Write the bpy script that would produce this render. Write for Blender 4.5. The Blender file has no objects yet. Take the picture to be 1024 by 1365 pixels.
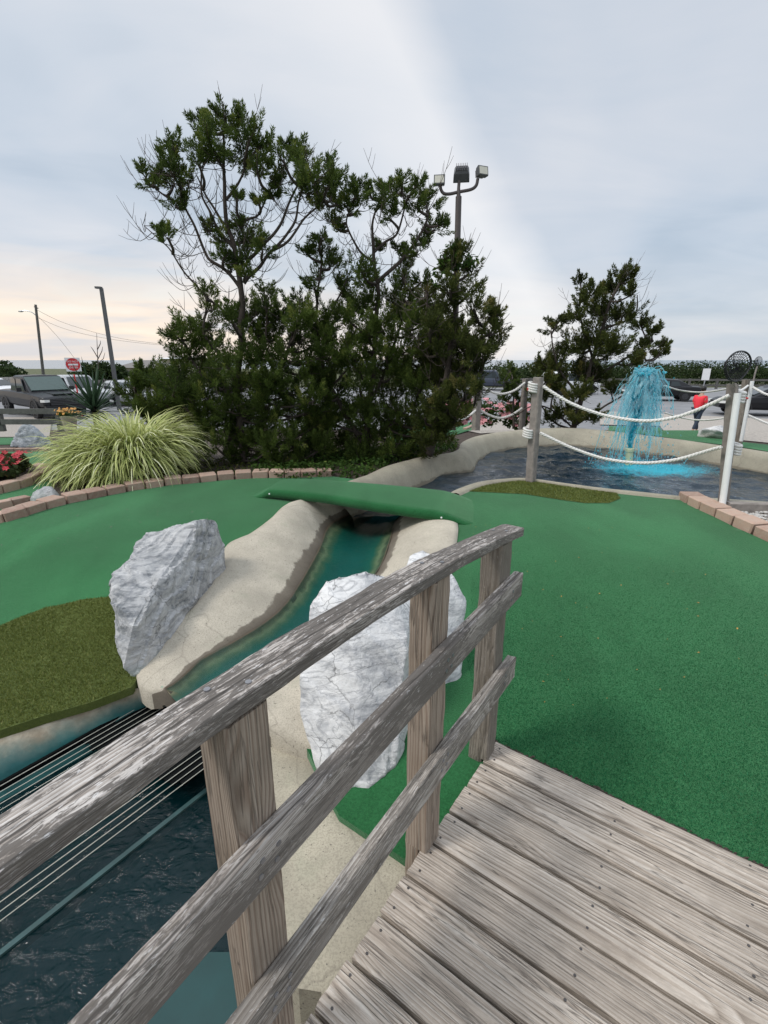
import bpy, bmesh, math, random
import numpy as np
from mathutils import Vector, Matrix, noise
from mathutils.geometry import delaunay_2d_cdt
random.seed(7); RNG = np.random.default_rng(7)
SC = bpy.context.scene; COL = SC.collection
R = math.radians

# ------------------------------------------------------------------ camera, world, sun, exposure
F, PITCH, EYE = 645.0, math.atan(202.5/645.0), 1.64
cam = bpy.data.cameras.new('camera'); camo = bpy.data.objects.new('camera', cam); COL.objects.link(camo)
camo.location = (0, 0, EYE); camo.rotation_euler = (R(90)-PITCH, 0, 0)
cam.sensor_fit = 'VERTICAL'; cam.sensor_height = 24; cam.lens = F/1365*24
cam.clip_start = 0.05; cam.clip_end = 20000
SC.camera = camo

def nd(nt, typ, props=None, **ins):
    n = nt.nodes.new(typ)
    for k, v in (props or {}).items(): setattr(n, k, v)
    for k, v in ins.items():
        k = k.replace('_', ' ')
        s = n.inputs[int(k[1:])] if k[0] == 'i' and k[1:].isdigit() else n.inputs[k]
        if isinstance(v, bpy.types.NodeSocket): nt.links.new(v, s)
        else: s.default_value = v
    return n
def ramp(nt, fac, stops, interp='LINEAR'):
    n = nt.nodes.new('ShaderNodeValToRGB'); nt.links.new(fac, n.inputs[0]); e = n.color_ramp.elements
    n.color_ramp.interpolation = interp
    while len(e) < len(stops): e.new(0.5)
    for i, (p, c) in enumerate(stops):
        e[i].position = p; e[i].color = (c, c, c, 1) if isinstance(c, (int, float)) else (*c, 1)
    return n.outputs[0]
def math_(nt, op, a, b=0.0, c=None, clamp=False):
    n = nd(nt, 'ShaderNodeMath', {'operation': op, 'use_clamp': clamp}, i0=a, i1=b)
    if c is not None:
        if isinstance(c, bpy.types.NodeSocket): nt.links.new(c, n.inputs[2])
        else: n.inputs[2].default_value = c
    return n.outputs[0]
def mixc(nt, fac, a, b, blend='MIX'):
    n = nt.nodes.new('ShaderNodeMix'); n.data_type = 'RGBA'; n.blend_type = blend
    for s, v in ((n.inputs[0], fac), (n.inputs[6], a), (n.inputs[7], b)):
        if isinstance(v, bpy.types.NodeSocket): nt.links.new(v, s)
        else: s.default_value = v if not isinstance(v, tuple) or len(v) == 4 else (*v, 1)
    return n.outputs[2]
def noise_(nt, vec, scale, detail=4, rough=0.55, dist=0.0, dim='3D'):
    n = nd(nt, 'ShaderNodeTexNoise', {'noise_dimensions': dim}, Scale=scale, Detail=detail, Roughness=rough, Distortion=dist)
    nt.links.new(vec, n.inputs['Vector']); return n.outputs['Fac']
def scalev(nt, vec, s, off=None):
    n = nd(nt, 'ShaderNodeVectorMath', {'operation': 'MULTIPLY'}, i0=vec, i1=s)
    if off is not None: n = nd(nt, 'ShaderNodeVectorMath', {'operation': 'ADD'}, i0=n.outputs[0], i1=off)
    return n.outputs[0]

SUN_EL, SUN_AZ = 52, 250          # compass degrees clockwise from +Y
wo = bpy.data.worlds.new('World'); SC.world = wo; wo.use_nodes = True
nt = wo.node_tree; nt.nodes.clear()
sky = nd(nt, 'ShaderNodeTexSky', {'sky_type': 'NISHITA', 'sun_disc': False, 'sun_elevation': R(SUN_EL), 'sun_rotation': R(SUN_AZ)})
bg1 = nd(nt, 'ShaderNodeBackground', Color=sky.outputs[0], Strength=0.1)
tc = nd(nt, 'ShaderNodeTexCoord'); sp = nd(nt, 'ShaderNodeSeparateXYZ', i0=tc.outputs['Generated'])
X, Y, Z = sp.outputs
zc = math_(nt, 'MAXIMUM', Z, 0.0)
den = math_(nt, 'ADD', zc, 0.16)
cx = math_(nt, 'DIVIDE', X, den); cy = math_(nt, 'DIVIDE', Y, den)
cv = nd(nt, 'ShaderNodeCombineXYZ', i0=cx, i1=cy, i2=0.0).outputs[0]
n1 = noise_(nt, scalev(nt, cv, (0.50, 0.30, 1), (3.1, 0.4, 0)), 1.0, 4, 0.5, 0.5)
n2 = noise_(nt, scalev(nt, cv, (0.9, 1.6, 1), (7.3, 2.4, 0)), 1.0, 5, 0.55, 0.7)
cl = math_(nt, 'ADD', math_(nt, 'MULTIPLY', n1, 0.68), math_(nt, 'MULTIPLY', n2, 0.32))
grey = ramp(nt, cl, [(0.36, (0.345, 0.42, 0.505)), (0.47, (0.475, 0.53, 0.60)), (0.57, (0.575, 0.60, 0.645)), (0.68, (0.70, 0.695, 0.705))])
# low warm light under the clouds, strongest to the left (west)
side = math_(nt, 'ADD', math_(nt, 'MULTIPLY', X, -0.62), math_(nt, 'MULTIPLY', Y, 0.42))
west = ramp(nt, side, [(0.05, 0.12), (0.75, 1.0)])
nb = noise_(nt, scalev(nt, tc.outputs['Generated'], (2.4, 2.4, 22), (1.7, 0.2, 0)), 1.0, 4, 0.5, 0.4)
low = ramp(nt, math_(nt, 'ADD', zc, math_(nt, 'MULTIPLY', math_(nt, 'SUBTRACT', nb, 0.5), 0.16)), [(0.02, 1.0), (0.09, 0.75), (0.18, 0.0)])
warm = ramp(nt, nb, [(0.38, (0.62, 0.60, 0.61)), (0.52, (0.93, 0.75, 0.585)), (0.66, (1.0, 0.90, 0.71))])
skyc = mixc(nt, math_(nt, 'MULTIPLY', low, west), grey, warm)
zen = ramp(nt, zc, [(0.0, 0.0), (0.5, 0.0), (1.0, 1.0)])
boost = math_(nt, 'ADD', math_(nt, 'MULTIPLY', zen, 1.7), 1.0)
skyc = nd(nt, 'ShaderNodeVectorMath', {'operation': 'SCALE'}, i0=skyc, Scale=boost).outputs[0]
dn_ = nd(nt, 'ShaderNodeVectorMath', {'operation': 'DOT_PRODUCT'}, i0=tc.outputs['Generated'], i1=(-.77, .36, -.525)).outputs['Value']
bn_ = noise_(nt, scalev(nt, cv, (1.1, .5, 1), (1, 5, 0)), 1.0, 4, .5)
band = ramp(nt, math_(nt, 'ADD', dn_, math_(nt, 'MULTIPLY', math_(nt, 'SUBTRACT', bn_, .5), .11)), [(0.0, 0.0), (.015, 0.0), (.085, 1.0), (.28, .38), (.55, 0.0)])
skyc = mixc(nt, ramp(nt, dn_, [(0.0, .24), (.02, .20), (.08, 0.0)]), skyc, (.395, .465, .555))
skyc = mixc(nt, math_(nt, 'MULTIPLY', band, .62), skyc, (.80, .79, .79))
bg2 = nd(nt, 'ShaderNodeBackground', Color=skyc, Strength=1.0)
mx = nd(nt, 'ShaderNodeMixShader', i0=0.9, i1=bg1.outputs[0], i2=bg2.outputs[0])
out = nd(nt, 'ShaderNodeOutputWorld'); nt.links.new(mx.outputs[0], out.inputs[0])

sl = bpy.data.lights.new('sun', 'SUN'); sl.energy = 1.5; sl.angle = R(14); sl.color = (1.0, 0.955, 0.90)
so = bpy.data.objects.new('sun', sl); COL.objects.link(so)
a, e = R(SUN_AZ), R(SUN_EL)
so.rotation_euler = Vector((math.sin(a)*math.cos(e), math.cos(a)*math.cos(e), math.sin(e))).to_track_quat('Z', 'Y').to_euler()
vs = SC.view_settings; vs.view_transform = 'Standard'; vs.look = 'None'; vs.exposure = 0.36; vs.gamma = 1; vs.use_curve_mapping = False
SC.render.engine = 'CYCLES'

# ------------------------------------------------------------------ geometry helpers
SP, CP = math.sin(PITCH), math.cos(PITCH)
def ray(px, py):
    u, v = (px-512)/F, (py-682.5)/F
    return Vector((u, CP-v*SP, -(SP+v*CP)))
def at(px, py, y):                       # point on the sight line at forward distance y (metres)
    r = ray(px, py); t = y/r.y; return Vector((r.x*t, y, EYE+r.z*t))
def onz(px, py, z):
    r = ray(px, py); t = (z-EYE)/r.z; return Vector((r.x*t, r.y*t, z))
def ss(a, b, x):
    t = min(1, max(0, (x-a)/(b-a))); return t*t*(3-2*t)
AZ = R(35.8); D = Vector((math.sin(AZ), math.cos(AZ), 0)); NN = Vector((D.y, -D.x, 0)); UP = Vector((0, 0, 1))
C0 = -0.632
def br(s, n, z): return D*s + NN*n + UP*z          # footbridge coordinates
def h(x, y):                                       # lie of the course
    s = x*D.x+y*D.y
    a = -0.022 - 0.12*(1-ss(1.05, 1.62, s)) + 0.17*ss(2.4, 4.8, y)
    k = ss(-3.0, 0.4, x)
    st = 6.9+3.7*k
    return a - 1.10*ss(st, st+8-3.8*k, y)
def hit(px, py, off=0.0):                          # sight line meets the ground
    r = ray(px, py); lo, hi = 0.4, 60.0
    g = lambda t: EYE+r.z*t - h(r.x*t, r.y*t)-off
    t = lo
    while g(t) > 0 and t < hi: t *= 1.015
    a, b = t/1.015, t
    for _ in range(30):
        m = (a+b)/2
        if g(m) > 0: a = m
        else: b = m
    return Vector((r.x*b, r.y*b, EYE+r.z*b))

class MB:
    def __init__(s): s.v = []; s.f = []; s.m = []; s.g = []
    def add(s, vs, fs, mi=0, g=None):
        o = len(s.v); s.v += [Vector(p) for p in vs]; s.f += [tuple(i+o for i in f) for f in fs]; s.m += [mi]*len(fs)
        s.g += list(g) if g is not None else [(0, 0, 0)]*len(vs)
        return s
    def box(s, c, ax, ay, az, mi=0):               # centre and three half-axis vectors
        c, ax, ay, az = map(Vector, (c, ax, ay, az))
        vs = [c+ax*i+ay*j+az*k for i in (-1, 1) for j in (-1, 1) for k in (-1, 1)]
        return s.add(vs, [(0, 1, 3, 2), (4, 6, 7, 5), (0, 4, 5, 1), (2, 3, 7, 6), (0, 2, 6, 4), (1, 5, 7, 3)], mi)
    def tube(s, pts, rad, n=8, cap=True, mi=0, gs=1.0):
        pts = [Vector(p) for p in pts]; k = len(pts)
        rads = rad if hasattr(rad, '__len__') else [rad]*k
        vs, g, L = [], [], 0.0; ref = None
        for i, p in enumerate(pts):
            t = (pts[min(i+1, k-1)]-pts[max(i-1, 0)]).normalized()
            if ref is None: ref = t.orthogonal().normalized()
            ref = (ref-t*ref.dot(t)); ref = ref.normalized() if ref.length > 1e-6 else t.orthogonal().normalized()
            b = t.cross(ref)
            if i: L += (p-pts[i-1]).length
            for j in range(n):
                a = 2*math.pi*j/n; vs.append(p+(ref*math.cos(a)+b*math.sin(a))*rads[i]); g.append((L*gs, math.cos(a)*rads[i]*gs, math.sin(a)*rads[i]*gs))
        fs = [(i*n+j, i*n+(j+1) % n, (i+1)*n+(j+1) % n, (i+1)*n+j) for i in range(k-1) for j in range(n)]
        if cap: fs += [tuple(range(n-1, -1, -1)), tuple((k-1)*n+j for j in range(n))]
        return s.add(vs, fs, mi, g)
    def ball(s, c, r, n=8, m=5, mi=0, sq=(1, 1, 1)):
        vs = [(c[0], c[1], c[2]+r*sq[2])]
        for i in range(1, m):
            t = math.pi*i/m
            vs += [(c[0]+r*sq[0]*math.sin(t)*math.cos(2*math.pi*j/n), c[1]+r*sq[1]*math.sin(t)*math.sin(2*math.pi*j/n), c[2]+r*sq[2]*math.cos(t)) for j in range(n)]
        vs.append((c[0], c[1], c[2]-r*sq[2])); e = len(vs)-1
        fs = [(0, 1+j, 1+(j+1) % n) for j in range(n)] + [(e, e-n+(j+1) % n, e-n+j) for j in range(n)]
        fs += [(1+i*n+j, 1+(i+1)*n+j, 1+(i+1)*n+(j+1) % n, 1+i*n+(j+1) % n) for i in range(m-2) for j in range(n)]
        return s.add(vs, fs, mi)
    def loft(s, rings, closed=False, mi=0, gz=False):
        n = len(rings[0]); vs = [p for r in rings for p in r]
        g = [(i/(len(rings)-1), j/(n-1), 0) for i in range(len(rings)) for j in range(n)]
        q = n if closed else n-1
        fs = [(i*n+j, i*n+(j+1) % n, (i+1)*n+(j+1) % n, (i+1)*n+j) for i in range(len(rings)-1) for j in range(q)]
        return s.add(vs, fs, mi, g)

def upface(mb):
    for i, f in enumerate(mb.f):
        if (mb.v[f[1]]-mb.v[f[0]]).cross(mb.v[f[2]]-mb.v[f[0]]).z < 0: mb.f[i] = f[::-1]
    return mb
def world_loc(o):
    p = Vector(o.location)
    while o.parent: o = o.parent; p = p+o.location
    return p
def mkmesh(name, V, Fc, mats, mi=None, smooth=False, g=None):
    me = bpy.data.meshes.new(name); me.from_pydata([tuple(p) for p in V], [], Fc)
    for m in (mats if isinstance(mats, (list, tuple)) else [mats]): me.materials.append(m)
    if mi is not None and any(mi): me.polygons.foreach_set('material_index', mi)
    if smooth: me.polygons.foreach_set('use_smooth', [True]*len(me.polygons))
    if g is not None:
        at_ = me.attributes.new('g', 'FLOAT_VECTOR', 'POINT'); at_.data.foreach_set('vector', np.array(g, dtype=np.float32).ravel())
    me.update(); return me
def obj(name, mb, mats, parent=None, loc=None, smooth=False, kind=None):
    V = mb.v
    if parent is not None: base = world_loc(parent)
    elif loc is not None: base = Vector(loc)
    else:
        base = sum(V, Vector())/len(V); base.z = min(p.z for p in V)
    me = mkmesh(name, [p-base for p in V], mb.f, mats, mb.m, smooth, mb.g)
    o = bpy.data.objects.new(name, me); COL.objects.link(o)
    if parent is not None: o.parent = parent
    else: o.location = base
    if kind: o['kind'] = kind
    return o
def npobj(name, V, T, mat, parent=None, base=None, attr=None, kind=None, smooth=False):
    """triangle/quad soup from numpy arrays; attr: dict name -> float per vertex"""
    b = np.array(world_loc(parent)) if parent is not None else np.array(base)
    me = bpy.data.meshes.new(name); nv = len(V); nf, k = T.shape
    me.vertices.add(nv); me.vertices.foreach_set('co', (V-b).astype(np.float32).ravel())
    me.loops.add(nf*k); me.loops.foreach_set('vertex_index', T.astype(np.int32).ravel())
    me.polygons.add(nf); me.polygons.foreach_set('loop_start', np.arange(0, nf*k, k, dtype=np.int32))
    if smooth: me.polygons.foreach_set('use_smooth', np.ones(nf, dtype=bool))
    me.materials.append(mat)
    for nme, arr in (attr or {}).items():
        a_ = me.attributes.new(nme, 'FLOAT', 'POINT'); a_.data.foreach_set('value', arr.astype(np.float32))
    me.update(calc_edges=True); me.validate()
    o = bpy.data.objects.new(name, me); COL.objects.link(o)
    if parent is not None: o.parent = parent
    else: o.location = b
    if kind: o['kind'] = kind
    return o
def tag(o, label=None, cat=None, group=None, kind=None):
    if label: o['label'] = label
    if cat: o['category'] = cat
    if group: o['group'] = group
    if kind: o['kind'] = kind
    return o
def thing(name, label, cat, loc, group=None):
    o = bpy.data.objects.new(name, None); COL.objects.link(o); o.location = loc; o.empty_display_size = 0.1
    return tag(o, label, cat, group)
def link_copy(src, name, parent=None, matrix=None):
    c = src.copy(); c.name = name; COL.objects.link(c); c.parent = parent
    if matrix is not None: c.matrix_local = matrix
    return c
def copy_tree(o, parent=None):
    c = o.copy(); COL.objects.link(c); c.parent = parent
    for ch in list(o.children): copy_tree(ch, c)
    return c
def smooth_line(P, n, closed=False):               # Catmull-Rom through points
    P = [Vector(p) for p in P]; k = len(P); outp = []
    segs = k if closed else k-1
    for i in range(segs):
        if closed: a, b, c, d = P[(i-1) % k], P[i], P[(i+1) % k], P[(i+2) % k]
        else: a, b, c, d = P[max(i-1, 0)], P[i], P[i+1], P[min(i+2, k-1)]
        for j in range(n):
            t = j/n; outp.append(0.5*((2*b)+(c-a)*t+(2*a-5*b+4*c-d)*t*t+(3*b-a-3*c+d)*t**3))
    if not closed: outp.append(P[-1])
    return outp
def resample(P, n):
    P = [Vector(p) for p in P]; L = [0]
    for i in range(1, len(P)): L.append(L[-1]+(P[i]-P[i-1]).length)
    res = []; j = 0
    for i in range(n):
        t = L[-1]*i/(n-1)
        while j < len(P)-2 and L[j+1] < t: j += 1
        f = (t-L[j])/max(1e-9, L[j+1]-L[j]); res.append(P[j].lerp(P[j+1], f))
    return res
def inside(x, y, poly):
    c = False; j = len(poly)-1
    for i in range(len(poly)):
        xi, yi = poly[i][0], poly[i][1]; xj, yj = poly[j][0], poly[j][1]
        if (yi > y) != (yj > y) and x < (xj-xi)*(y-yi)/(yj-yi)+xi: c = not c
        j = i
    return c
def sheet(poly, step, zf, side=0.0):               # polygon filled with a draped grid
    P = []
    k = len(poly)
    for i in range(k):
        a, b = Vector(poly[i][:2]), Vector(poly[(i+1) % k][:2]); m = max(1, int((b-a).length/step))
        P += [a.lerp(b, j/m) for j in range(m)]
    nb_ = len(P); xs = [p.x for p in P]; ys = [p.y for p in P]
    pts = list(P); y = min(ys)+step*.5
    while y < max(ys):
        x = min(xs)+step*.5
        while x < max(xs):
            q = (x+random.uniform(-.2, .2)*step, y+random.uniform(-.2, .2)*step)
            if inside(q[0], q[1], P): pts.append(Vector(q))
            x += step
        y += step
    v, ed, fc, *_ = delaunay_2d_cdt(pts, [(i, (i+1) % nb_) for i in range(nb_)], [], 1, 1e-4)
    mb = MB(); V = [Vector((p.x, p.y, zf(p.x, p.y))) for p in v]
    fcs = []
    for f in fc:
        f = list(f)
        n_ = (V[f[1]]-V[f[0]]).cross(V[f[2]]-V[f[0]])
        fcs.append(tuple(f if n_.z >= 0 else f[::-1]))
    mb.add(V, fcs, 0, [(p.x, p.y, 0) for p in V])
    if side:
        lo = [Vector((p.x, p.y, zf(p.x, p.y)-side)) for p in P]; hi_ = [Vector((p.x, p.y, zf(p.x, p.y))) for p in P]
        n = len(P); mb.add(hi_+lo, [(i, (i+1) % n, n+(i+1) % n, n+i) for i in range(n)])
    return mb

# ------------------------------------------------------------------ materials
def newmat(name, base=(.5, .5, .5), rough=.6, **kw):
    m = bpy.data.materials.new(name); m.use_nodes = True; t = m.node_tree; b = t.nodes['Principled BSDF']
    b.inputs['Base Color'].default_value = (*base, 1); b.inputs['Roughness'].default_value = rough
    for k, v in kw.items(): b.inputs[k.replace('_', ' ')].default_value = v
    return m, t, b
def bump(t, b, hgt, strength=.5, dist=.01, prev=None):
    n = nd(t, 'ShaderNodeBump', Strength=strength, Distance=dist, Height=hgt)
    if prev is not None: t.links.new(prev, n.inputs['Normal'])
    t.links.new(n.outputs[0], b.inputs['Normal']); return n.outputs[0]
def attr(t, name, out='Vector'): return nd(t, 'ShaderNodeAttribute', {'attribute_name': name}).outputs[out]
def geo(t): return nd(t, 'ShaderNodeNewGeometry').outputs['Position']
def rnd(t): return nd(t, 'ShaderNodeObjectInfo').outputs['Random']

def simple(name, base, rough=.6, var=.12, scale=8, bscale=None, bstr=.3, bd=.005, **kw):
    m, t, b = newmat(name, base, rough, **kw); p = geo(t)
    n = noise_(t, p, scale, 5, .6)
    lo = tuple(c*(1-var) for c in base); hi = tuple(min(1, c*(1+var)) for c in base)
    c = mixc(t, ramp(t, n, [(.3, 0.0), (.7, 1.0)]), lo, hi)
    c = mixc(t, math_(t, 'MULTIPLY', rnd(t), var*1.2), c, tuple(x*.5 for x in base)); t.links.new(c, b.inputs['Base Color'])
    if bscale: bump(t, b, noise_(t, p, bscale, 4, .6), bstr, bd)
    return m

def wood(name, dark, mid, light, ring=.006, blotch=.0, groove=.6, rough=.85, warm=None, bs=.7, split=0.0):
    m, t, b = newmat(name, mid, rough); g = attr(t, 'g'); r = rnd(t)
    off = nd(t, 'ShaderNodeCombineXYZ', i0=math_(t, 'MULTIPLY', r, 37.0), i1=math_(t, 'MULTIPLY', r, 11.0), i2=math_(t, 'MULTIPLY', r, 5.0)).outputs[0]
    gv = nd(t, 'ShaderNodeVectorMath', {'operation': 'ADD'}, i0=g, i1=off).outputs[0]
    s = nd(t, 'ShaderNodeSeparateXYZ', i0=g).outputs
    wob = noise_(t, scalev(t, gv, (.75, 2, 2)), 1.0, 2, .4); wob2 = noise_(t, scalev(t, gv, (.6, 1.5, 1.5), (9, 3, 4)), 1.0, 2, .4)
    cv_ = math_(t, 'ADD', s[1], math_(t, 'MULTIPLY_ADD', math_(t, 'SUBTRACT', wob, .5), .10, math_(t, 'MULTIPLY', math_(t, 'SUBTRACT', r, .5), .14)))
    cw_ = math_(t, 'ADD', s[2], math_(t, 'MULTIPLY_ADD', math_(t, 'SUBTRACT', wob2, .5), .10, .03))
    kn = nd(t, 'ShaderNodeTexVoronoi', {'feature': 'F1'}, Scale=1.0); t.links.new(scalev(t, gv, (1.7, 6.5, 6.5)), kn.inputs['Vector'])
    kd = kn.outputs['Distance']
    knot = ramp(t, kd, [(.05, 1.0), (.19, 0.0)])
    rr = math_(t, 'SQRT', math_(t, 'ADD', math_(t, 'POWER', cv_, 2.0), math_(t, 'POWER', cw_, 2.0)))
    rr = math_(t, 'ADD', rr, math_(t, 'MULTIPLY', ramp(t, kd, [(.0, 1.0), (.34, 0.0)], 'EASE'), .022))
    fr = math_(t, 'FRACT', math_(t, 'DIVIDE', rr, ring))
    rings = ramp(t, fr, [(0.0, 0.0), (.55, .75), (.82, 1.0), (.97, .25), (1.0, 0.0)])
    fib = noise_(t, scalev(t, gv, (5, 400, 400)), 1.0, 4, .75)
    streak = noise_(t, scalev(t, gv, (1.5, 95, 95)), 1.0, 5, .68)
    crack = ramp(t, noise_(t, scalev(t, gv, (1.1, 26, 26), (4, 4, 4)), 1.0, 4, .6, .4), [(.485, 0.0), (.5, 1.0), (.515, 0.0)])
    lev = math_(t, 'ADD', math_(t, 'MULTIPLY', rings, .26), math_(t, 'MULTIPLY', fib, .42)); lev = math_(t, 'ADD', lev, math_(t, 'MULTIPLY', streak, .55))
    c = ramp(t, lev, [(.36, dark), (.56, mid), (.82, light)])
    if warm: c = mixc(t, math_(t, 'MULTIPLY', ramp(t, fr, [(.55, 0.0), (.85, 1.0), (1.0, .2)]), .75), c, warm)
    if blotch:
        bl = noise_(t, scalev(t, gv, (26, 125, 125), (1, 2, 3)), 1.0, 6, .72, .6); patch = noise_(t, scalev(t, gv, (3, 9, 9)), 1.0, 3)
        f = ramp(t, math_(t, 'MULTIPLY_ADD', patch, .45, math_(t, 'MULTIPLY', bl, .62)), [(.50, 0.0), (.535, blotch)])
        c = mixc(t, f, c, tuple(x*.22 for x in mid))
        f2 = ramp(t, noise_(t, scalev(t, gv, (40, 170, 170), (5, 5, 1)), 1.0, 5, .7, .5), [(.60, 0.0), (.66, blotch)])
        c = mixc(t, f2, c, (.68, .66, .645))
    c = mixc(t, math_(t, 'MULTIPLY', crack, groove), c, tuple(x*.25 for x in dark))
    c = mixc(t, math_(t, 'MULTIPLY', knot, .7), c, tuple(x*.45 for x in dark))
    if split:                            # one long drying crack that wanders along the top face
        lc = math_(t, 'MULTIPLY_ADD', math_(t, 'SUBTRACT', noise_(t, scalev(t, g, (2.6, 0, 0)), 1.0, 4, .6), .5), .030, .006)
        dl = math_(t, 'ABSOLUTE', math_(t, 'SUBTRACT', s[1], lc)); on = ramp(t, noise_(t, scalev(t, g, (1.5, 0, 0), (2, 0, 0)), 1.0, 1, .5), [(.30, 0.0), (.36, 1.0)])
        sk = math_(t, 'MULTIPLY', math_(t, 'MULTIPLY', ramp(t, math_(t, 'MULTIPLY', dl, 100.0), [(.14, 1.0), (.32, 0.0)]), on), ramp(t, s[2], [(.004, 0.0), (.010, 1.0)]))
        c = mixc(t, math_(t, 'MULTIPLY', sk, split), c, (.012, .010, .008))
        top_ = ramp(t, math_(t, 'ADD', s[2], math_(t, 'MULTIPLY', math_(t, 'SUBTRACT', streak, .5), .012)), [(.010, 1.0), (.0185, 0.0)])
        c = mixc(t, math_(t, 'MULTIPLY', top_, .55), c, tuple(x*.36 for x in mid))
    # board to board tone
    c = mixc(t, math_(t, 'MULTIPLY', math_(t, 'SUBTRACT', 1.0, math_(t, 'FRACT', math_(t, 'MULTIPLY', r, 7.3))), .30), c, tuple(x*.62 for x in mid))
    wet = ramp(t, noise_(t, scalev(t, geo(t), (5, 5, 5)), 1.0, 4, .6), [(.5, 0.0), (.72, .5)])
    c = mixc(t, wet, c, tuple(x*.5 for x in mid))
    t.links.new(c, b.inputs['Base Color'])
    hg = math_(t, 'SUBTRACT', lev, math_(t, 'MULTIPLY', crack, .7)); hg = math_(t, 'SUBTRACT', hg, math_(t, 'MULTIPLY', knot, .3))
    bump(t, b, hg, bs, .006); return m

M = {}
M['deck'] = wood('weathered_deck_wood', (.11, .083, .062), (.42, .35, .282), (.645, .575, .495), .0085, .18, .7)
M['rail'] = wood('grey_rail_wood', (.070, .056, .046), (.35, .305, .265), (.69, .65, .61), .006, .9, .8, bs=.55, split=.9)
M['rail_low'] = wood('grey_rail_wood_smooth', (.085, .070, .056), (.30, .262, .222), (.54, .50, .45), .006, .5, .8, bs=.6)
M['post'] = wood('newer_post_wood', (.10, .068, .045), (.33, .265, .205), (.46, .39, .32), .0085, 0.0, .5, warm=(.135, .068, .034))
M['old_post'] = wood('old_post_wood', (.075, .06, .045), (.235, .20, .16), (.37, .33, .28), .009, .3, .6)

def carpet(name, lo, hi, sheen=.35, sc=420, bs=.5):
    m, t, b = newmat(name, lo, .95); p = geo(t)
    b.inputs['Specular IOR Level'].default_value = .12
    b.inputs['Sheen Weight'].default_value = sheen; b.inputs['Sheen Roughness'].default_value = .45; b.inputs['Sheen Tint'].default_value = (.6, .9, .6, 1)
    f = noise_(t, p, sc, 3, .7); g_ = noise_(t, p, sc*.22, 4, .65); w = noise_(t, p, 1.3, 5, .6)
    k = math_(t, 'ADD', math_(t, 'MULTIPLY', f, .5), math_(t, 'MULTIPLY', g_, .5))
    c = mixc(t, ramp(t, k, [(.36, 0.0), (.64, 1.0)]), lo, hi)
    c = mixc(t, ramp(t, w, [(.36, 0.0), (.66, .38)]), c, tuple(x*.66 for x in lo))
    wr_ = ramp(t, noise_(t, scalev(t, p, (.9, .35, 1)), 1.0, 5, .62, .8), [(.46, 0.0), (.66, .30)]); c = mixc(t, wr_, c, tuple(min(1, x*1.25+.012) for x in hi))
    sp_ = ramp(t, noise_(t, p, 95, 2, .5), [(.77, 0.0), (.79, .5)]); c = mixc(t, sp_, c, (.25, .23, .15))
    t.links.new(c, b.inputs['Base Color']); bump(t, b, math_(t, 'ADD', f, math_(t, 'MULTIPLY', g_, 1.5)), bs, .006)
    return m
M['carpet'] = carpet('green_outdoor_carpet', (.009, .062, .019), (.032, .170, .058))
M['turf'] = carpet('olive_turf_backing', (.055, .070, .014), (.125, .15, .034), .2, 300, .8)

def leafmat(name, dark, light, yellow=None, rough=.55, trans=.33, attrn='tone'):
    m, t, b = newmat(name, light, rough); a_ = attr(t, attrn, 'Fac')
    st = [(0.0, dark), (.75, light)] + ([(1.0, yellow)] if yellow else [])
    c = ramp(t, a_, st); t.links.new(c, b.inputs['Base Color']); b.inputs['Specular IOR Level'].default_value = .1
    tr = nd(t, 'ShaderNodeBsdfTranslucent'); t.links.new(c, tr.inputs[0])
    mix = nd(t, 'ShaderNodeMixShader', i0=trans, i1=b.outputs[0], i2=tr.outputs[0]); t.links.new(mix.outputs[0], t.nodes['Material Output'].inputs[0])
    return m
M['juniper'] = leafmat('juniper_foliage', (.030, .050, .013), (.105, .150, .032), (.22, .235, .06))
M['juniper_b'] = leafmat('juniper_foliage_brownish', (.032, .042, .014), (.098, .120, .030), (.22, .19, .065))
M['blade'] = leafmat('turf_blades', (.060, .082, .015), (.165, .195, .045), (.32, .31, .12), trans=.15)
M['fuzz'] = leafmat('carpet_fibres', (.006, .055, .02), (.02, .15, .058), (.05, .26, .12), trans=.1)
M['ivy'] = leafmat('ivy_leaves', (.022, .046, .010), (.060, .115, .022), (.16, .20, .05))
M['hedge'] = leafmat('hedge_leaves', (.016, .032, .010), (.042, .066, .019), (.085, .105, .035))
M['grassblade'] = leafmat('variegated_blades', (.19, .25, .07), (.60, .63, .26), (.90, .90, .62), trans=.3)
M['yucca'] = leafmat('yucca_leaves', (.020, .040, .024), (.060, .105, .055), (.16, .21, .11), .45)
M['flowerleaf'] = leafmat('bedding_leaves', (.025, .035, .015), (.06, .085, .03), (.10, .05, .03))
M['bark'] = simple('cedar_bark', (.060, .046, .036), .9, .35, 30, 60, .8)
M['twig'] = simple('dead_twigs', (.085, .066, .056), .9, .25, 20)

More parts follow.
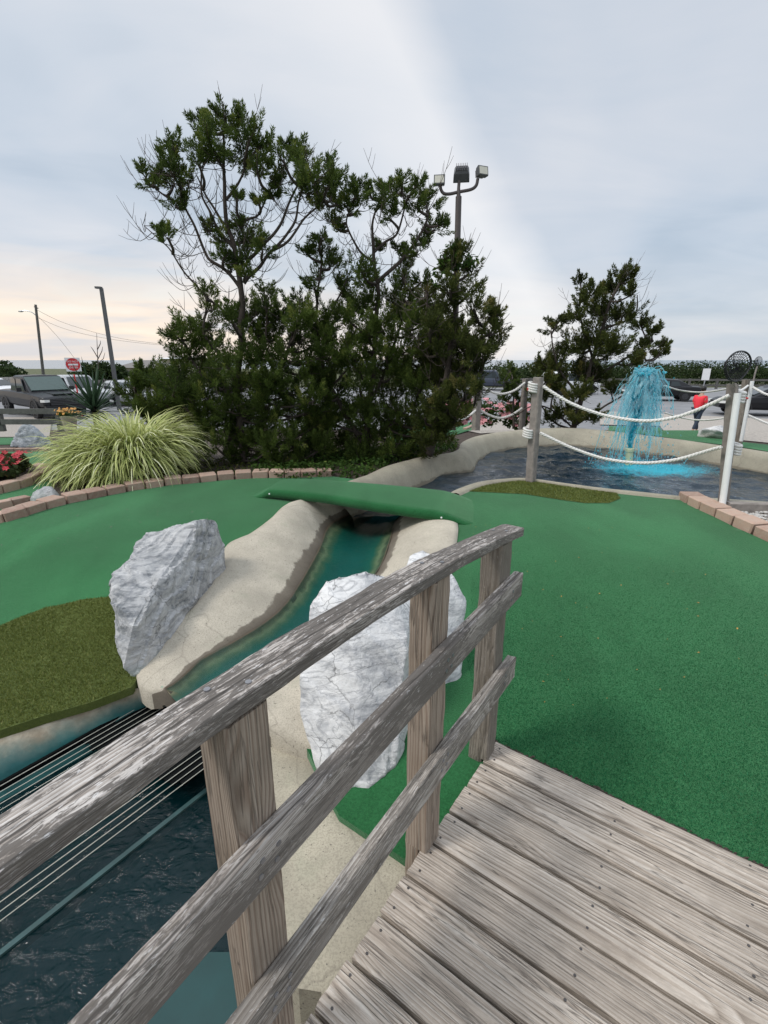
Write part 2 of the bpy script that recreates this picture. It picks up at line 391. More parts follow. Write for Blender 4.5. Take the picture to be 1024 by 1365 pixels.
def concrete(name, base, stain=(.20, .15, .10), wet=True):
    m, t, b = newmat(name, base, .85); p = geo(t); g = attr(t, 'g'); s = nd(t, 'ShaderNodeSeparateXYZ', i0=g).outputs
    big = noise_(t, p, 2.6, 6, .62); fine = noise_(t, p, 140, 3, .6); sp_ = noise_(t, p, 330, 2, .5)
    c = mixc(t, ramp(t, big, [(.33, 0.0), (.68, 1.0)]), tuple(x*.72 for x in base), tuple(min(1, x*1.08) for x in base))
    c = mixc(t, ramp(t, fine, [(.41, .45), (.54, 0.0)]), c, tuple(x*.5 for x in base))
    c = mixc(t, ramp(t, noise_(t, scalev(t, p, (14, 14, 3)), 1.0, 6, .7), [(.54, 0.0), (.76, .22)]), c, (.22, .19, .145))
    pit = ramp(t, noise_(t, p, 75, 3, .6), [(.655, 0.0), (.68, .8)]); c = mixc(t, pit, c, (.10, .085, .07))
    c = mixc(t, ramp(t, noise_(t, p, 5, 4, .6), [(.56, 0.0), (.76, .35)]), c, (.30, .31, .22))
    vor = nd(t, 'ShaderNodeTexVoronoi', {'feature': 'DISTANCE_TO_EDGE'}, Scale=.55)
    t.links.new(nd(t, 'ShaderNodeVectorMath', {'operation': 'ADD'}, i0=p, i1=scalev(t, nd(t, 'ShaderNodeTexNoise', Scale=3.0, Detail=4.0).outputs['Color'], (.35, .35, .35))).outputs[0], vor.inputs['Vector'])
    ck = ramp(t, vor.outputs['Distance'], [(.0015, .3), (.004, 0.0)]); c = mixc(t, ck, c, (.12, .10, .08))
    if wet:                              # g.y: 0 outer edge .. 1 foot below the water
        edge = math_(t, 'ADD', s[1], math_(t, 'MULTIPLY', math_(t, 'SUBTRACT', noise_(t, p, 7, 5, .65), .5), .16))
        w_ = ramp(t, edge, [(.69, 0.0), (.71, .75), (.80, .9), (.92, .97)]); c = mixc(t, w_, c, stain)
    t.links.new(c, b.inputs['Base Color']); bump(t, b, math_(t, 'ADD', fine, math_(t, 'MULTIPLY', big, 2.0)), .35, .006); return m
M['concrete'] = concrete('weathered_concrete', (.52, .465, .37), (.075, .056, .038))
M['slab'] = concrete('stained_slab_concrete', (.44, .395, .30), wet=False)
M['rim'] = concrete('pool_rim_concrete', (.37, .335, .255), (.16, .135, .095))

def bedmat():                            # painted channel bed: teal paint, silt along the edges (g.y across)
    m, t, b = newmat('painted_channel_bed', (.02, .2, .18), .6); g = attr(t, 'g'); s = nd(t, 'ShaderNodeSeparateXYZ', i0=g).outputs; p = geo(t)
    d_ = math_(t, 'ABSOLUTE', math_(t, 'SUBTRACT', s[1], .5))
    d_ = math_(t, 'ADD', d_, math_(t, 'MULTIPLY', math_(t, 'SUBTRACT', noise_(t, p, 5, 5, .6), .5), .22))
    c = ramp(t, d_, [(.16, (.004, .085, .075)), (.30, (.010, .105, .080)), (.37, (.11, .135, .075)), (.42, (.30, .235, .135)), (.47, (.13, .095, .06))])
    c = mixc(t, ramp(t, noise_(t, p, 9, 5, .6), [(.45, 0.0), (.7, .4)]), c, (.012, .07, .05))
    t.links.new(c, b.inputs['Base Color']); return m
M['bed'] = bedmat()
def pondwall():
    m, t, b = newmat('painted_pond_wall', (.02, .2, .19), .55); p = geo(t); z = nd(t, 'ShaderNodeSeparateXYZ', i0=p).outputs[2]
    teal = mixc(t, ramp(t, noise_(t, p, 4, 5, .6), [(.35, 0.0), (.65, 1.0)]), (.012, .095, .095), (.035, .17, .16))
    n = math_(t, 'ADD', z, math_(t, 'MULTIPLY', math_(t, 'SUBTRACT', noise_(t, p, 3.2, 6, .62), .5), .22))
    tan = mixc(t, ramp(t, noise_(t, p, 12, 5, .65), [(.4, 0.0), (.65, 1.0)]), (.29, .235, .16), (.46, .40, .30))
    c = mixc(t, ramp(t, math_(t, 'MULTIPLY', n, -1.0), [(.20, 0.0), (.27, .8), (.31, 1.0)]), tan, teal)
    c = mixc(t, ramp(t, noise_(t, p, 70, 3, .6), [(.70, 0.0), (.73, .8)]), c, (.05, .04, .03))
    t.links.new(c, b.inputs['Base Color']); bump(t, b, noise_(t, p, 60, 4, .6), .3, .004); return m
M['pondwall'] = pondwall()
M['poolbed'] = simple('navy_pool_bed', (.012, .085, .17), .7, .3, 3)
M['deepbed'] = simple('dark_pond_bed', (.006, .05, .058), .7, .3, 3)

def water(name, tint, wave, strength, dist, rough=.02, foam=None, dye=None):
    m, t, _ = newmat(name); t.nodes.remove(_); p = geo(t)
    a_ = noise_(t, scalev(t, p, (1, 1.35, 1)), wave, 5, .62, .9); b_ = noise_(t, p, wave*.28, 3, .5, .4)
    hgt = math_(t, 'ADD', a_, math_(t, 'MULTIPLY', b_, 1.4))
    bn = nd(t, 'ShaderNodeBump', Strength=strength, Distance=dist, Height=hgt).outputs[0]
    fr = nd(t, 'ShaderNodeFresnel', IOR=1.33, Normal=bn).outputs[0]
    gl = nd(t, 'ShaderNodeBsdfGlossy', Color=(1, 1, 1, 1), Roughness=rough, Normal=bn)
    tp = nd(t, 'ShaderNodeBsdfTransparent', Color=(*tint, 1))
    if dye:                               # cloudy dye in the water
        tp = nd(t, 'ShaderNodeMixShader', i0=dye[1], i1=tp.outputs[0], i2=nd(t, 'ShaderNodeBsdfDiffuse', Color=(*dye[0], 1)).outputs[0])
    mix = nd(t, 'ShaderNodeMixShader', i0=fr, i1=tp.outputs[0], i2=gl.outputs[0]); o_ = mix.outputs[0]
    if foam:                              # churned, aerated water round the fountain (attribute foam 0..1)
        fo = attr(t, 'foam', 'Fac')
        k = math_(t, 'ADD', math_(t, 'MULTIPLY', fo, .62), math_(t, 'MULTIPLY', noise_(t, p, 13, 6, .75, 1.6), .62))
        k = math_(t, 'MULTIPLY', ramp(t, k, [(.56, 0.0), (.66, .45), (.80, 1.0)]), ramp(t, fo, [(.05, 0.0), (.3, 1.0)]))
        df = nd(t, 'ShaderNodeBsdfDiffuse', Color=(*foam, 1))
        mx2 = nd(t, 'ShaderNodeMixShader', i0=math_(t, 'MULTIPLY', k, .8), i1=o_, i2=df.outputs[0]); o_ = mx2.outputs[0]
    t.links.new(o_, t.nodes['Material Output'].inputs[0]); return m
M['poolwater'] = water('pool_water', (.28, .52, .68), 5.5, .5, .04, foam=(.06, .42, .52), dye=((.002, .018, .033), .75))
M['streamwater'] = water('stream_water', (.70, .93, .90), 20.0, .3, .012)
M['pondwater'] = water('pond_water', (.20, .48, .50), 10.0, .8, .028, dye=((.002, .022, .026), .4))

def rockmat(name, base, dark, vein, tint=None):
    m, t, b = newmat(name, base, .8); p = nd(t, 'ShaderNodeTexCoord').outputs['Object']
    a_ = noise_(t, p, 4.5, 8, .66, .8); st = noise_(t, scalev(t, p, (3, 9, 16)), 1.0, 7, .65, 1.6); f = noise_(t, p, 60, 4, .65)
    k = math_(t, 'ADD', math_(t, 'MULTIPLY', a_, .55), math_(t, 'MULTIPLY', st, .45))
    c = mixc(t, ramp(t, k, [(.39, 0.0), (.48, .6), (.60, 1.0)]), dark, base)
    v = ramp(t, noise_(t, scalev(t, p, (2.2, 3, 6), (3, 1, 2)), 1.0, 7, .6, 2.2), [(.47, 0.0), (.5, 1.0), (.53, 0.0)])
    c = mixc(t, math_(t, 'MULTIPLY', v, .50), c, vein)
    vo = nd(t, 'ShaderNodeTexVoronoi', {'feature': 'DISTANCE_TO_EDGE'}, Scale=3.6)
    t.links.new(nd(t, 'ShaderNodeVectorMath', {'operation': 'ADD'}, i0=scalev(t, p, (1, 1.5, 1.9)), i1=scalev(t, nd(t, 'ShaderNodeTexNoise', Scale=5.0, Detail=5.0).outputs['Color'], (.3, .3, .3))).outputs[0], vo.inputs['Vector'])
    ckr = ramp(t, vo.outputs['Distance'], [(.004, .8), (.014, 0.0)]); ckr = math_(t, 'MULTIPLY', ckr, ramp(t, noise_(t, p, 3.1, 2), [(.42, 0.0), (.56, 1.0)])); c = mixc(t, ckr, c, tuple(x*.22 for x in base))
    c = mixc(t, ramp(t, f, [(.5, 0.0), (.75, .35)]), c, tuple(x*.6 for x in base))
    if tint:
        z = nd(t, 'ShaderNodeSeparateXYZ', i0=p).outputs[2]
        zz = math_(t, 'ADD', z, math_(t, 'MULTIPLY', math_(t, 'SUBTRACT', a_, .5), .35)); c = mixc(t, ramp(t, zz, [(.03, .85), (.20, 0.0)]), c, tint)
    t.links.new(c, b.inputs['Base Color'])
    n1_ = bump(t, b, k, .5, .02); bump(t, b, math_(t, 'ADD', f, noise_(t, p, 18, 6, .7)), .5, .010, n1_); return m
M['rock_grey'] = rockmat('grey_marble', (.53, .525, .515), (.12, .13, .14), (.17, .18, .20), (.20, .25, .21))
M['rock_white'] = rockmat('white_marble', (.74, .73, .71), (.36, .365, .375), (.17, .175, .19), (.33, .30, .23))
M['rock_blue'] = rockmat('veined_marble', (.30, .33, .36), (.17, .19, .21), (.75, .76, .77))

def brickmat():
    m, t, b = newmat('brick_paver', (.40, .25, .21), .9); p = geo(t)
    c = mixc(t, rnd(t), (.27, .165, .125), (.47, .32, .24)); c = mixc(t, ramp(t, noise_(t, p, 25, 5, .65), [(.4, 0.0), (.7, .5)]), c, (.43, .36, .29))
    c = mixc(t, ramp(t, noise_(t, p, 160, 3, .6), [(.55, 0.0), (.7, .5)]), c, (.18, .12, .10)); t.links.new(c, b.inputs['Base Color'])
    bump(t, b, noise_(t, p, 120, 4, .7), .5, .005); return m
M['brick'] = brickmat()
M['mulch'] = simple('dark_mulch_soil', (.075, .055, .042), .95, .5, 28, 45, 1.0, .03)
M['bare'] = simple('pale_gravelly_soil', (.40, .36, .315), .95, .3, 22, 60, .7, .02)
M['asphalt'] = simple('worn_asphalt', (.24, .24, .245), .92, .22, 1.4, 90, .4, .01)
M['sand'] = simple('dry_grass_ground', (.105, .115, .05), .95, .4, 3.0, 30, .6, .02)
M['sea'] = simple('sea_water', (.19, .24, .28), .25, .1, .02)
M['pebble'] = simple('pebbles', (.46, .44, .41), .8, .3, 40)
M['rope'] = simple('white_rope', (.72, .70, .66), .8, .12, 60, 220, .6, .002)
M['red'] = simple('red_tape', (.55, .05, .05), .5, .1)
M['pvc'] = simple('white_pvc', (.80, .80, .78), .35, .05)
M['pvc_cream'] = simple('cream_plastic', (.62, .60, .38), .4, .08)
M['black'] = simple('black_plastic', (.012, .012, .013), .45, .1)
M['net'] = simple('black_netting', (.012, .012, .014), .8, .1)
M['step'] = simple('painted_pond_step', (.006, .050, .048), .45, .25, 5)
M['ledge'] = simple('algae_stained_ledge', (.035, .080, .078), .5, .35, 9)
M['rodmetal'] = simple('pale_rods', (.50, .49, .41), .4, .15, 40)
M['weir_black'] = simple('black_weir_shade_and_bar', (.004, .005, .005), .95, .2, Specular_IOR_Level=.1)  # black of the added shade strips and the end bar
M['galv'] = simple('galvanised_steel', (.42, .43, .44), .35, .2, 12, Metallic=.8)
M['nail'] = simple('dark_nail_heads', (.10, .09, .085), .5, .2, Metallic=.6)
M['nailgrey'] = simple('galvanised_nail_heads', (.30, .30, .31), .45, .2, Metallic=.7)
M['bronze'] = simple('bronze_painted_steel', (.075, .060, .055), .5, .15)
M['polegrey'] = simple('dark_grey_pole', (.085, .088, .09), .55, .12)
M['greywood'] = simple('grey_timber', (.26, .23, .205), .9, .25, 14)
M['fencegrey'] = simple('grey_fence_timber', (.12, .115, .105), .9, .25, 9)
M['lens'] = simple('floodlight_lens', (.62, .60, .50), .2, .05)
M['signred'] = simple('sign_red', (.60, .028, .035), .4, .05)
M['signwhite'] = simple('sign_white', (.80, .80, .80), .4, .03)
M['stucco'] = simple('house_siding', (.50, .46, .38), .85, .08)
M['roofing'] = simple('grey_shingles', (.20, .185, .17), .9, .15, 20)
M['terracotta'] = simple('flower_tub', (.42, .34, .27), .8, .12)
M['petalred'] = simple('red_petals', (.52, .018, .035), .5, .3)
M['petalpink'] = simple('pink_petals', (.70, .32, .34), .6, .2)
M['petalorange'] = simple('orange_petals', (.72, .36, .08), .6, .25)
M['skin'] = simple('skin', (.42, .25, .18), .55, .05)
M['shirt'] = simple('red_shirt', (.78, .035, .055), .75, .1)
M['trousers'] = simple('navy_trousers', (.022, .035, .060), .8, .15)
M['hair'] = simple('dark_hair', (.012, .010, .009), .5, .1)
M['glass'] = simple('dark_car_glass', (.025, .035, .038), .04, .1)
M['glasslit'] = simple('pale_windscreen', (.06, .10, .09), .04, .1)
M['tyre'] = simple('tyre_rubber', (.015, .015, .016), .85, .1)
M['rim_metal'] = simple('wheel_rim', (.10, .10, .105), .35, .1, Metallic=.7)
M['chrome'] = simple('pale_trim', (.55, .55, .56), .2, .05, Metallic=.8)
M['headlamp'] = simple('headlamp_glass', (.75, .75, .72), .12, .05)
M['taillamp'] = simple('tail_lamp', (.45, .02, .02), .2, .05)
def paint(name, c): return newmat(name, c, .42, Specular_IOR_Level=.3, Coat_Weight=.12, Coat_Roughness=.06, Metallic=.1)[0]
M['p_grey'] = paint('grey_car_paint', (.020, .021, .024)); M['p_black'] = paint('black_car_paint', (.012, .012, .014))
M['p_silver'] = paint('silver_car_paint', (.45, .46, .47)); M['p_white'] = paint('white_car_paint', (.74, .74, .74)); M['p_blue'] = paint('dark_blue_car_paint', (.05, .06, .085))
def fountainmat():
    m, t, b = newmat('dyed_fountain_water', (.02, .55, .70), .12); b.inputs['IOR'].default_value = 1.33; b.inputs['Specular IOR Level'].default_value = .6
    a_ = attr(t, 'tone', 'Fac'); c = ramp(t, a_, [(0.0, (.02, .46, .58)), (.45, (.08, .62, .72)), (.75, (.45, .80, .86)), (1.0, (.85, .91, .94))]); t.links.new(c, b.inputs['Base Color'])
    tr = nd(t, 'ShaderNodeBsdfTransparent', Color=(.82, .97, 1.0, 1)); f = ramp(t, a_, [(0.0, .18), (.5, .5), (1.0, .8)])
    tl = nd(t, 'ShaderNodeBsdfTranslucent'); t.links.new(c, tl.inputs[0]); m1 = nd(t, 'ShaderNodeMixShader', i0=.4, i1=b.outputs[0], i2=tl.outputs[0])
    mix = nd(t, 'ShaderNodeMixShader', i0=f, i1=m1.outputs[0], i2=tr.outputs[0]); t.links.new(mix.outputs[0], t.nodes['Material Output'].inputs[0]); return m
M['fountain'] = fountainmat()
# ------------------------------------------------------------------ the setting
def struct(name, mb, mat, smooth=False, kind='structure', **k):
    o = obj(name, mb, mat, smooth=smooth, **k); o['kind'] = kind; return o
def flat(name, x0, x1, y0, y1, z, mat): return struct(name, MB().add([(x0, y0, z), (x1, y0, z), (x1, y1, z), (x0, y1, z)], [(0, 1, 2, 3)]), mat)
flat('ground', -600, 600, 11, 160, -1.0, M['sand'])
flat('near_ground', -60, 60, -6, 11, -1.3, M['sand'])
flat('sea', -9000, 9000, 160, 16000, -1.02, M['sea'])
flat('parking_lot', -60, 60, 16.2, 50, -0.99, M['asphalt'])

WL, PL, POND = -0.09, -0.05, -0.42
# stream banks: outer (carpet) edge and waterline, from below the little bridge down to the weir
LA = [Vector((-.12, 5.9, .10)), Vector((-.65, 5.2, .13))]+[hit(*p, .015) for p in ((386, 671), (360, 692), (332, 712), (302, 727), (283, 772), (240, 826), (205, 868), (183, 896), (186, 914), (198, 922))]
LB = [Vector((.2, 6.3, WL)), Vector((-.42, 5.4, WL))]+[onz(*p, WL) for p in ((438, 702), (426, 730), (403, 772), (380, 806), (350, 832), (302, 861), (270, 878), (250, 896), (234, 910), (220, 918))]
RA = [Vector((.82, 5.72, .08)), Vector((.74, 5.2, .12))]+[hit(*p, .012) for p in ((610, 697), (610, 716), (606, 742), (596, 790), (574, 850), (548, 905), (512, 962), (450, 998), (372, 986))]
RB = [Vector((.70, 5.85, WL)), Vector((.42, 5.4, WL))]+[onz(*p, WL) for p in ((531, 690), (520, 722), (509, 752), (484, 788), (446, 828), (410, 858), (370, 890), (332, 918), (300, 944))]
def bank(name, A, B, flip):
    n = 90; A = resample(smooth_line(A, 6), n); B = resample(smooth_line(B, 6), n); mb = MB(); rings = []
    m = 14
    for a_, b_ in zip(A, B):
        ring = [a_+UP*-.12]; d_ = (b_-a_); d_.z = 0; dn = d_.normalized() if d_.length > 1e-4 else Vector((1, 0, 0))
        for j in range(m+1):
            t = j/m; q = a_.lerp(b_, t); bul = .055*math.sin(math.pi*t**.8)*min(1, d_.length/.5); q.z = a_.z+(b_.z-a_.z)*t**1.7+bul
            q.z += (noise.noise(q*3.1)*.012+noise.noise(q*9)*.004)*min(1, 6*t*(1-t)+.1); q += dn*noise.noise(q*6.3)*.018*t; ring.append(q)
        ring += [b_+dn*.05+UP*-.05, b_+dn*.10+UP*-.16]
        rings.append(ring)
    mb.loft(rings)
    k = len(rings[0]); gl = [0.0]+[.80*j/m for j in range(m+1)]+[.9, 1.0]
    mb.g = [(i/n*4, gl[j], 0) for i in range(n) for j in range(k)]
    cen = sum(rings[-1], Vector())/k; prev = len(mb.v)-k
    for q_, dz in ((.8, -.012), (.5, -.04), (.15, -.07)):
        rg = [cen.lerp(p, q_)+(A[-1]-A[-4]).normalized()*.035*(1.2-q_)+UP*dz for p in rings[-1]]; o_ = len(mb.v)
        mb.add(rg, [], 0, [(4, .75, 0)]*k); mb.f += [(prev+j, prev+j+1, o_+j+1, o_+j) for j in range(k-1)]; mb.m += [0]*(k-1); prev = o_
    if flip: mb.f = [f[::-1] for f in mb.f]
    return struct(name, mb, M['concrete'], True)
bank('stream_bank', LA, LB, False); bank('stream_bank', RA, RB, True)
n = 90; A = resample(smooth_line(LB, 6), n); B = resample(smooth_line(RB, 6), n); rings = []; m = 16
for i in range(n):
    ring = []
    for j in range(m+1):
        t = j/m; q = A[i].lerp(B[i], t); q.z = WL+.008-.12*(math.sin(math.pi*t)**.8); q += UP*noise.noise(q*4)*.012*math.sin(math.pi*t); ring.append(q)
    rings.append(ring)
mb = MB().loft(rings); struct('stream_bed', mb, M['bed'], True)
rings = []
for i in range(n):
    d_ = (A[i]-B[i]).normalized(); a_, b_ = A[i]+d_*.035, B[i]-d_*.035
    rings.append([Vector((*a_.lerp(b_, j/12).xy, WL)) for j in range(13)])
struct('stream_water', upface(MB().loft(rings)), M['streamwater'], True)

# carpets (right and left of the stream, and the far green)
far_s = 1.735
def sn(p): p = Vector(p); return p.dot(D), p.dot(NN)
RAs = resample(smooth_line(RA, 6), 60)
cr = [br(far_s, C0+.02, 0), br(far_s, 2.0, 0), Vector((3.6, 2.2, 0)), Vector((6.0, 3.6, 0))]
cr += [hit(*p) for p in ((1040, 730), (1010, 716), (978, 702), (948, 687), (925, 674), (908, 664), (880, 661), (840, 658), (800, 652), (760, 646), (712, 641), (680, 641), (650, 646), (624, 654), (606, 660))]
cr += RAs[6:-2]
tri = [hit(*p) for p in ((452, 1087), (536, 1143))]
cr += tri+[br(1.13, C0+.02, 0)]
struct('green_carpet', sheet([(p.x, p.y) for p in cr], .11, h, .05), M['carpet'], True)
LAs = resample(smooth_line(LA, 6), 60)
bricks_front = [hit(*p) for p in ((-60, 716), (0, 697.5), (29, 689.6), (53, 682), (74, 676), (97.6, 670), (118.7, 666), (137, 662), (158, 658), (177, 654), (196.5, 651.4), (213.6, 648.8), (232, 646), (250.5, 645), (300, 640), (340, 637.5), (390, 636.8), (444, 635))]
olive_low = [hit(*p) for p in ((-120, 1010), (0, 975), (60, 955), (120, 938), (174, 919))]
cl_ = [Vector((p.x, p.y, 0)) for p in bricks_front]+[hit(500, 642), hit(480, 655)]+LAs[8:-3]+[hit(*p) for p in ((158, 905), (120, 922), (60, 940), (0, 958), (-120, 990))]+[Vector((-4.6, 2.2, 0)), Vector((-5.6, 4.4, 0))]
struct('green_carpet', sheet([(p.x, p.y) for p in cl_], .11, h, .04), M['carpet'], True)
bk = [hit(*p) for p in ((-190, 604), (64, 602), (72, 640), (62, 666), (20, 684), (-40, 704), (-190, 745))]
struct('green_carpet', sheet([(p.x, p.y) for p in bk], .2, lambda x, y: h(x, y)+.006), M['carpet'], True)
bk = [hit(*p) for p in ((-190, 585), (66, 583), (64, 592), (-190, 596))]
struct('green_carpet', sheet([(p.x, p.y) for p in bk], .25, lambda x, y: h(x, y)+.006), M['carpet'], True)
ft = [hit(*p) for p in ((520, 566), (640, 563), (628, 574), (610, 579), (575, 586), (520, 590))]
struct('green_carpet', sheet([(p.x, p.y) for p in ft], .25, lambda x, y: h(x, y)+.006), M['carpet'], True)
ft = [hit(*p) for p in ((812, 568), (880, 570), (935, 577), (975, 588), (1060, 597), (1060, 608), (985, 596), (920, 588), (850, 578), (812, 576))]
struct('green_carpet', sheet([(p.x, p.y) for p in ft], .25, lambda x, y: h(x, y)+.006), M['carpet'], True)

# soil and gravel behind the curbs
rim_out = [min(hit(*p, .05), onz(*p, .19), key=lambda q: q.y) for p in ((418, 664), (450, 650), (480, 640), (520, 623), (568, 612), (604, 606), (616, 592), (640, 583), (680, 577), (760, 573), (860, 583), (960, 597), (1024, 606), (1120, 622))]
soil = [Vector((p.x, p.y, 0)) for p in bricks_front]+rim_out+[Vector((13, 8.5, 0)), Vector((13, 19, 0)), Vector((-22, 19, 0)), Vector((-22, 5, 0))]
struct('planting_soil', sheet([(p.x, p.y) for p in soil], .45, lambda x, y: h(x, y)-.012), M['mulch'], True)
for poly in (((618, 574), (640, 562), (705, 556), (706, 568), (690, 575), (640, 578)), ((-190, 556), (70, 556), (66, 582), (-190, 584)), ((800, 548), (1060, 560), (1060, 594), (960, 584), (880, 568), (800, 566))):
    struct('pale_gravel', sheet([hit(*p).xy for p in poly], .3, lambda x, y: h(x, y)+.004), M['bare'])
gv = [hit(*p).xy for p in ((962, 668), (1060, 672), (1060, 722), (1024, 708), (985, 690))]
struct('gravel_base', sheet(gv, .12, lambda x, y: h(x, y)-.004), M['bare'])

# pond below the footbridge: painted wall, dark basin, water
S0 = [hit(*p, -.03) for p in ((-330, 1090), (-120, 1010), (0, 975), (60, 955), (120, 938), (174, 919), (236, 914))]
S1 = [onz(*p, -.50) for p in ((-330, 1370), (-120, 1170), (0, 1095), (60, 1060), (120, 1024), (190, 985), (262, 945))]
A = resample(smooth_line(S0, 6), 60); B = resample(smooth_line(S1, 6), 60)
rings = [[a_+UP*-.1 if j < 0 else Vector((a_.lerp(b_, j/14).x, a_.lerp(b_, j/14).y, a_.z+(b_.z-a_.z)*(j/14)**2.1)) for j in range(-1, 15)]+[b_+UP*-.5] for a_, b_ in zip(A, B)]
struct('pond_wall', MB().loft(rings), M['pondwall'], True)
struct('pond_bed', MB().add([br(-2.2, -3.6, -.95), br(-2.2, .9, -.95), br(1.75, .9, -.95), br(1.75, -3.6, -.95)], [(0, 1, 2, 3)]), M['deepbed'])
E1 = onz(243, 910, -.30); sE, nTop = sn(E1); nLow = sn(onz(0, 1228, -.30))[1]
struct('pond_water', upface(MB().loft([[br(-2.2+3.45*i/40, -3.3+3.9*j/40, POND) for j in range(41)] for i in range(41)])), M['pondwater'], True)
# ledge of the weir
mb = MB(); mb.box(br(sE-1.6, nLow+.018, POND-.02), D*1.62, NN*.011, UP*.03); struct('weir_ledge', mb, M['ledge'])
st_ = [onz(*p, POND+.012).xy for p in ((120, 1440), (236, 1296), (262, 1268), (345, 1268), (360, 1440))]
struct('pond_step', sheet(st_, .08, lambda x, y: POND+.008+.004*noise.noise(Vector((x*4, y*4, 0))), .4), M['step'])
# slab of concrete beside the footbridge
sl_ = [onz(*p, -.17) for p in ((366, 984), (410, 990), (452, 1087), (536, 1143))]+[br(1.12, -.3, 0), br(.62, -.3, 0)]+[onz(*p, -.17) for p in ((428, 1322), (398, 1318), (352, 1262), (330, 1180), (322, 1060), (330, 985))]
o = struct('concrete_slab', sheet([p.xy for p in sl_], .06, lambda x, y: -.17+.006*noise.noise(Vector((x*5, y*5, 0))), .55), M['slab'])
# ------------------------------------------------------------------ the wooden footbridge in front
def plank(path, side, up, w, t, rough=.0012, ch=.003, nw=6, seed=0, endj=0.0):
    """long board along a path: rounded section, worn edges, grain coordinates in g"""
    mb = MB(); k = len(path); sec = []
    for j in range(nw+1): sec.append((-w/2+ch+(w-2*ch)*j/nw, t/2))
    for j in range(3): sec.append((w/2, t/2-ch-(t-2*ch)*j/2))
    for j in range(nw+1): sec.append((w/2-ch-(w-2*ch)*j/nw, -t/2))
    for j in range(3): sec.append((-w/2, -t/2+ch+(t-2*ch)*j/2))
    L = 0; vs, g = [], []; n = len(sec)
    for i, p in enumerate(path):
        if i: L += (p-path[i-1]).length
        tan = (path[min(i+1, k-1)]-path[max(i-1, 0)]).normalized(); u = up-tan*up.dot(tan); u.normalize()
        for a_, b_ in sec:
            q = Vector((L*7+seed*13.7, a_*40, b_*40)); edge = 1+1.6*(abs(a_) > w/2-ch*1.5)+1.2*(abs(b_) > t/2-ch*1.5)*(abs(a_) > w/2-ch*2.5)
            d_ = (noise.noise(q)+.6*noise.noise(q*2.7))*rough*edge
            e_ = 0
            if i in (0, k-1) and endj: e_ = noise.noise(Vector((a_*60, b_*60, seed*3.1)))*endj
            vs.append(p+side*a_*(1+d_*3)+u*(b_+d_*(1 if abs(b_) > t/2-ch else 0))+tan*e_); g.append((L+e_, a_, b_))
    fs = [(i*n+j, i*n+(j+1) % n, (i+1)*n+(j+1) % n, (i+1)*n+j) for i in range(k-1) for j in range(n)]
    fs += [tuple(range(n)), tuple((k-1)*n+n-1-j for j in range(n))]
    mb.add(vs, [f[::-1] for f in fs], 0, g); return mb
def lin(a, b, n): return [Vector(a).lerp(Vector(b), i/(n-1)) for i in range(n)]

fb = thing('footbridge', 'weathered grey timber footbridge with plank deck and a three rail handrail', 'footbridge', br(.6, 0, 0))
pitch = .147; nail_me = None
for k in range(15):
    s = 1.735-.0715-k*pitch; off = random.uniform(-.006, .006); tz = random.uniform(-.002, .002)
    if k == 0: off = .006
    o = obj('plank', plank(lin(br(s, C0+off, -.019+tz), br(s, .67+random.uniform(-.006, .006), -.019+tz+random.uniform(-.002, .002)), 70), D, UP, .1345, .038, .0016, .0045, 8, seed=k, endj=.004), M['deck'], fb, smooth=False)
    for nn in (C0+.035, -.10, .30, .60):
        for ds in (-.038, .040):
            p = br(s+ds+random.uniform(-.008, .008), nn+random.uniform(-.008, .008)+(.02*k/14 if nn > 0 else 0), tz+.0012)
            if nail_me is None:
                nb_ = MB(); nb_.tube([Vector((0, 0, -.006)), Vector((0, 0, .0006))], .0042, 8); nail_me = mkmesh('nail', nb_.v, nb_.f, M['nail'])
            q = bpy.data.objects.new('nail', nail_me); COL.objects.link(q); q.parent = o; q.location = p-world_loc(o)
for nn in (C0+.055, 0.0, .60):
    obj('joist', plank(lin(br(-.42, nn, -.12), br(1.66, nn, -.12), 10), NN, UP, .038, .14, .001, seed=nn), M['old_post'], fb)

def zs(fit, k, s): return 1.64-(1.64-(fit[0]*(s/k)**2+fit[1]*s/k+fit[2]))*k
TF, TN, TB = (-.0622, .0742, 1.0755), (-.0618, .0729, 1.1119), (-.0744, .0982, 1.0695)
MT, MBt, LT, LBt = (-.0128, .0703, .7821), (-.0069, .0703, .6805), (-.0185, .088, .406), (0, .0386, .3319)
# posts: inner face n = -.612
def post(s0, s1, low, seed, ztop=None):
    sc = (s0+s1)/2; w = s1-s0; zt = ztop or zs(TB, 1.0996, sc)-.002
    mb = plank(lin(br(sc, -.656, 0.0), br(sc, -.656, zt), 40), D, -NN, w, .088, .0012, .005, 6, seed)
    m2 = plank(lin(br(sc, -.671, low), br(sc, -.671, -.0005), 24), D, -NN, w*.97, .058, .0012, .005, 6, seed)
    mb.add(m2.v, m2.f, 0, [(g[0]-abs(low), g[1], g[2]) for g in m2.g]); return mb
obj('post', post(1.600, 1.688, -.22, 3), M['old_post'], fb)
obj('post', post(1.097, 1.190, -.30, 8), M['post'], fb)
obj('post', post(.387, .483, -.90, 12), M['post'], fb)
obj('post', post(-.35, -.255, -.90, 17), M['post'], fb)
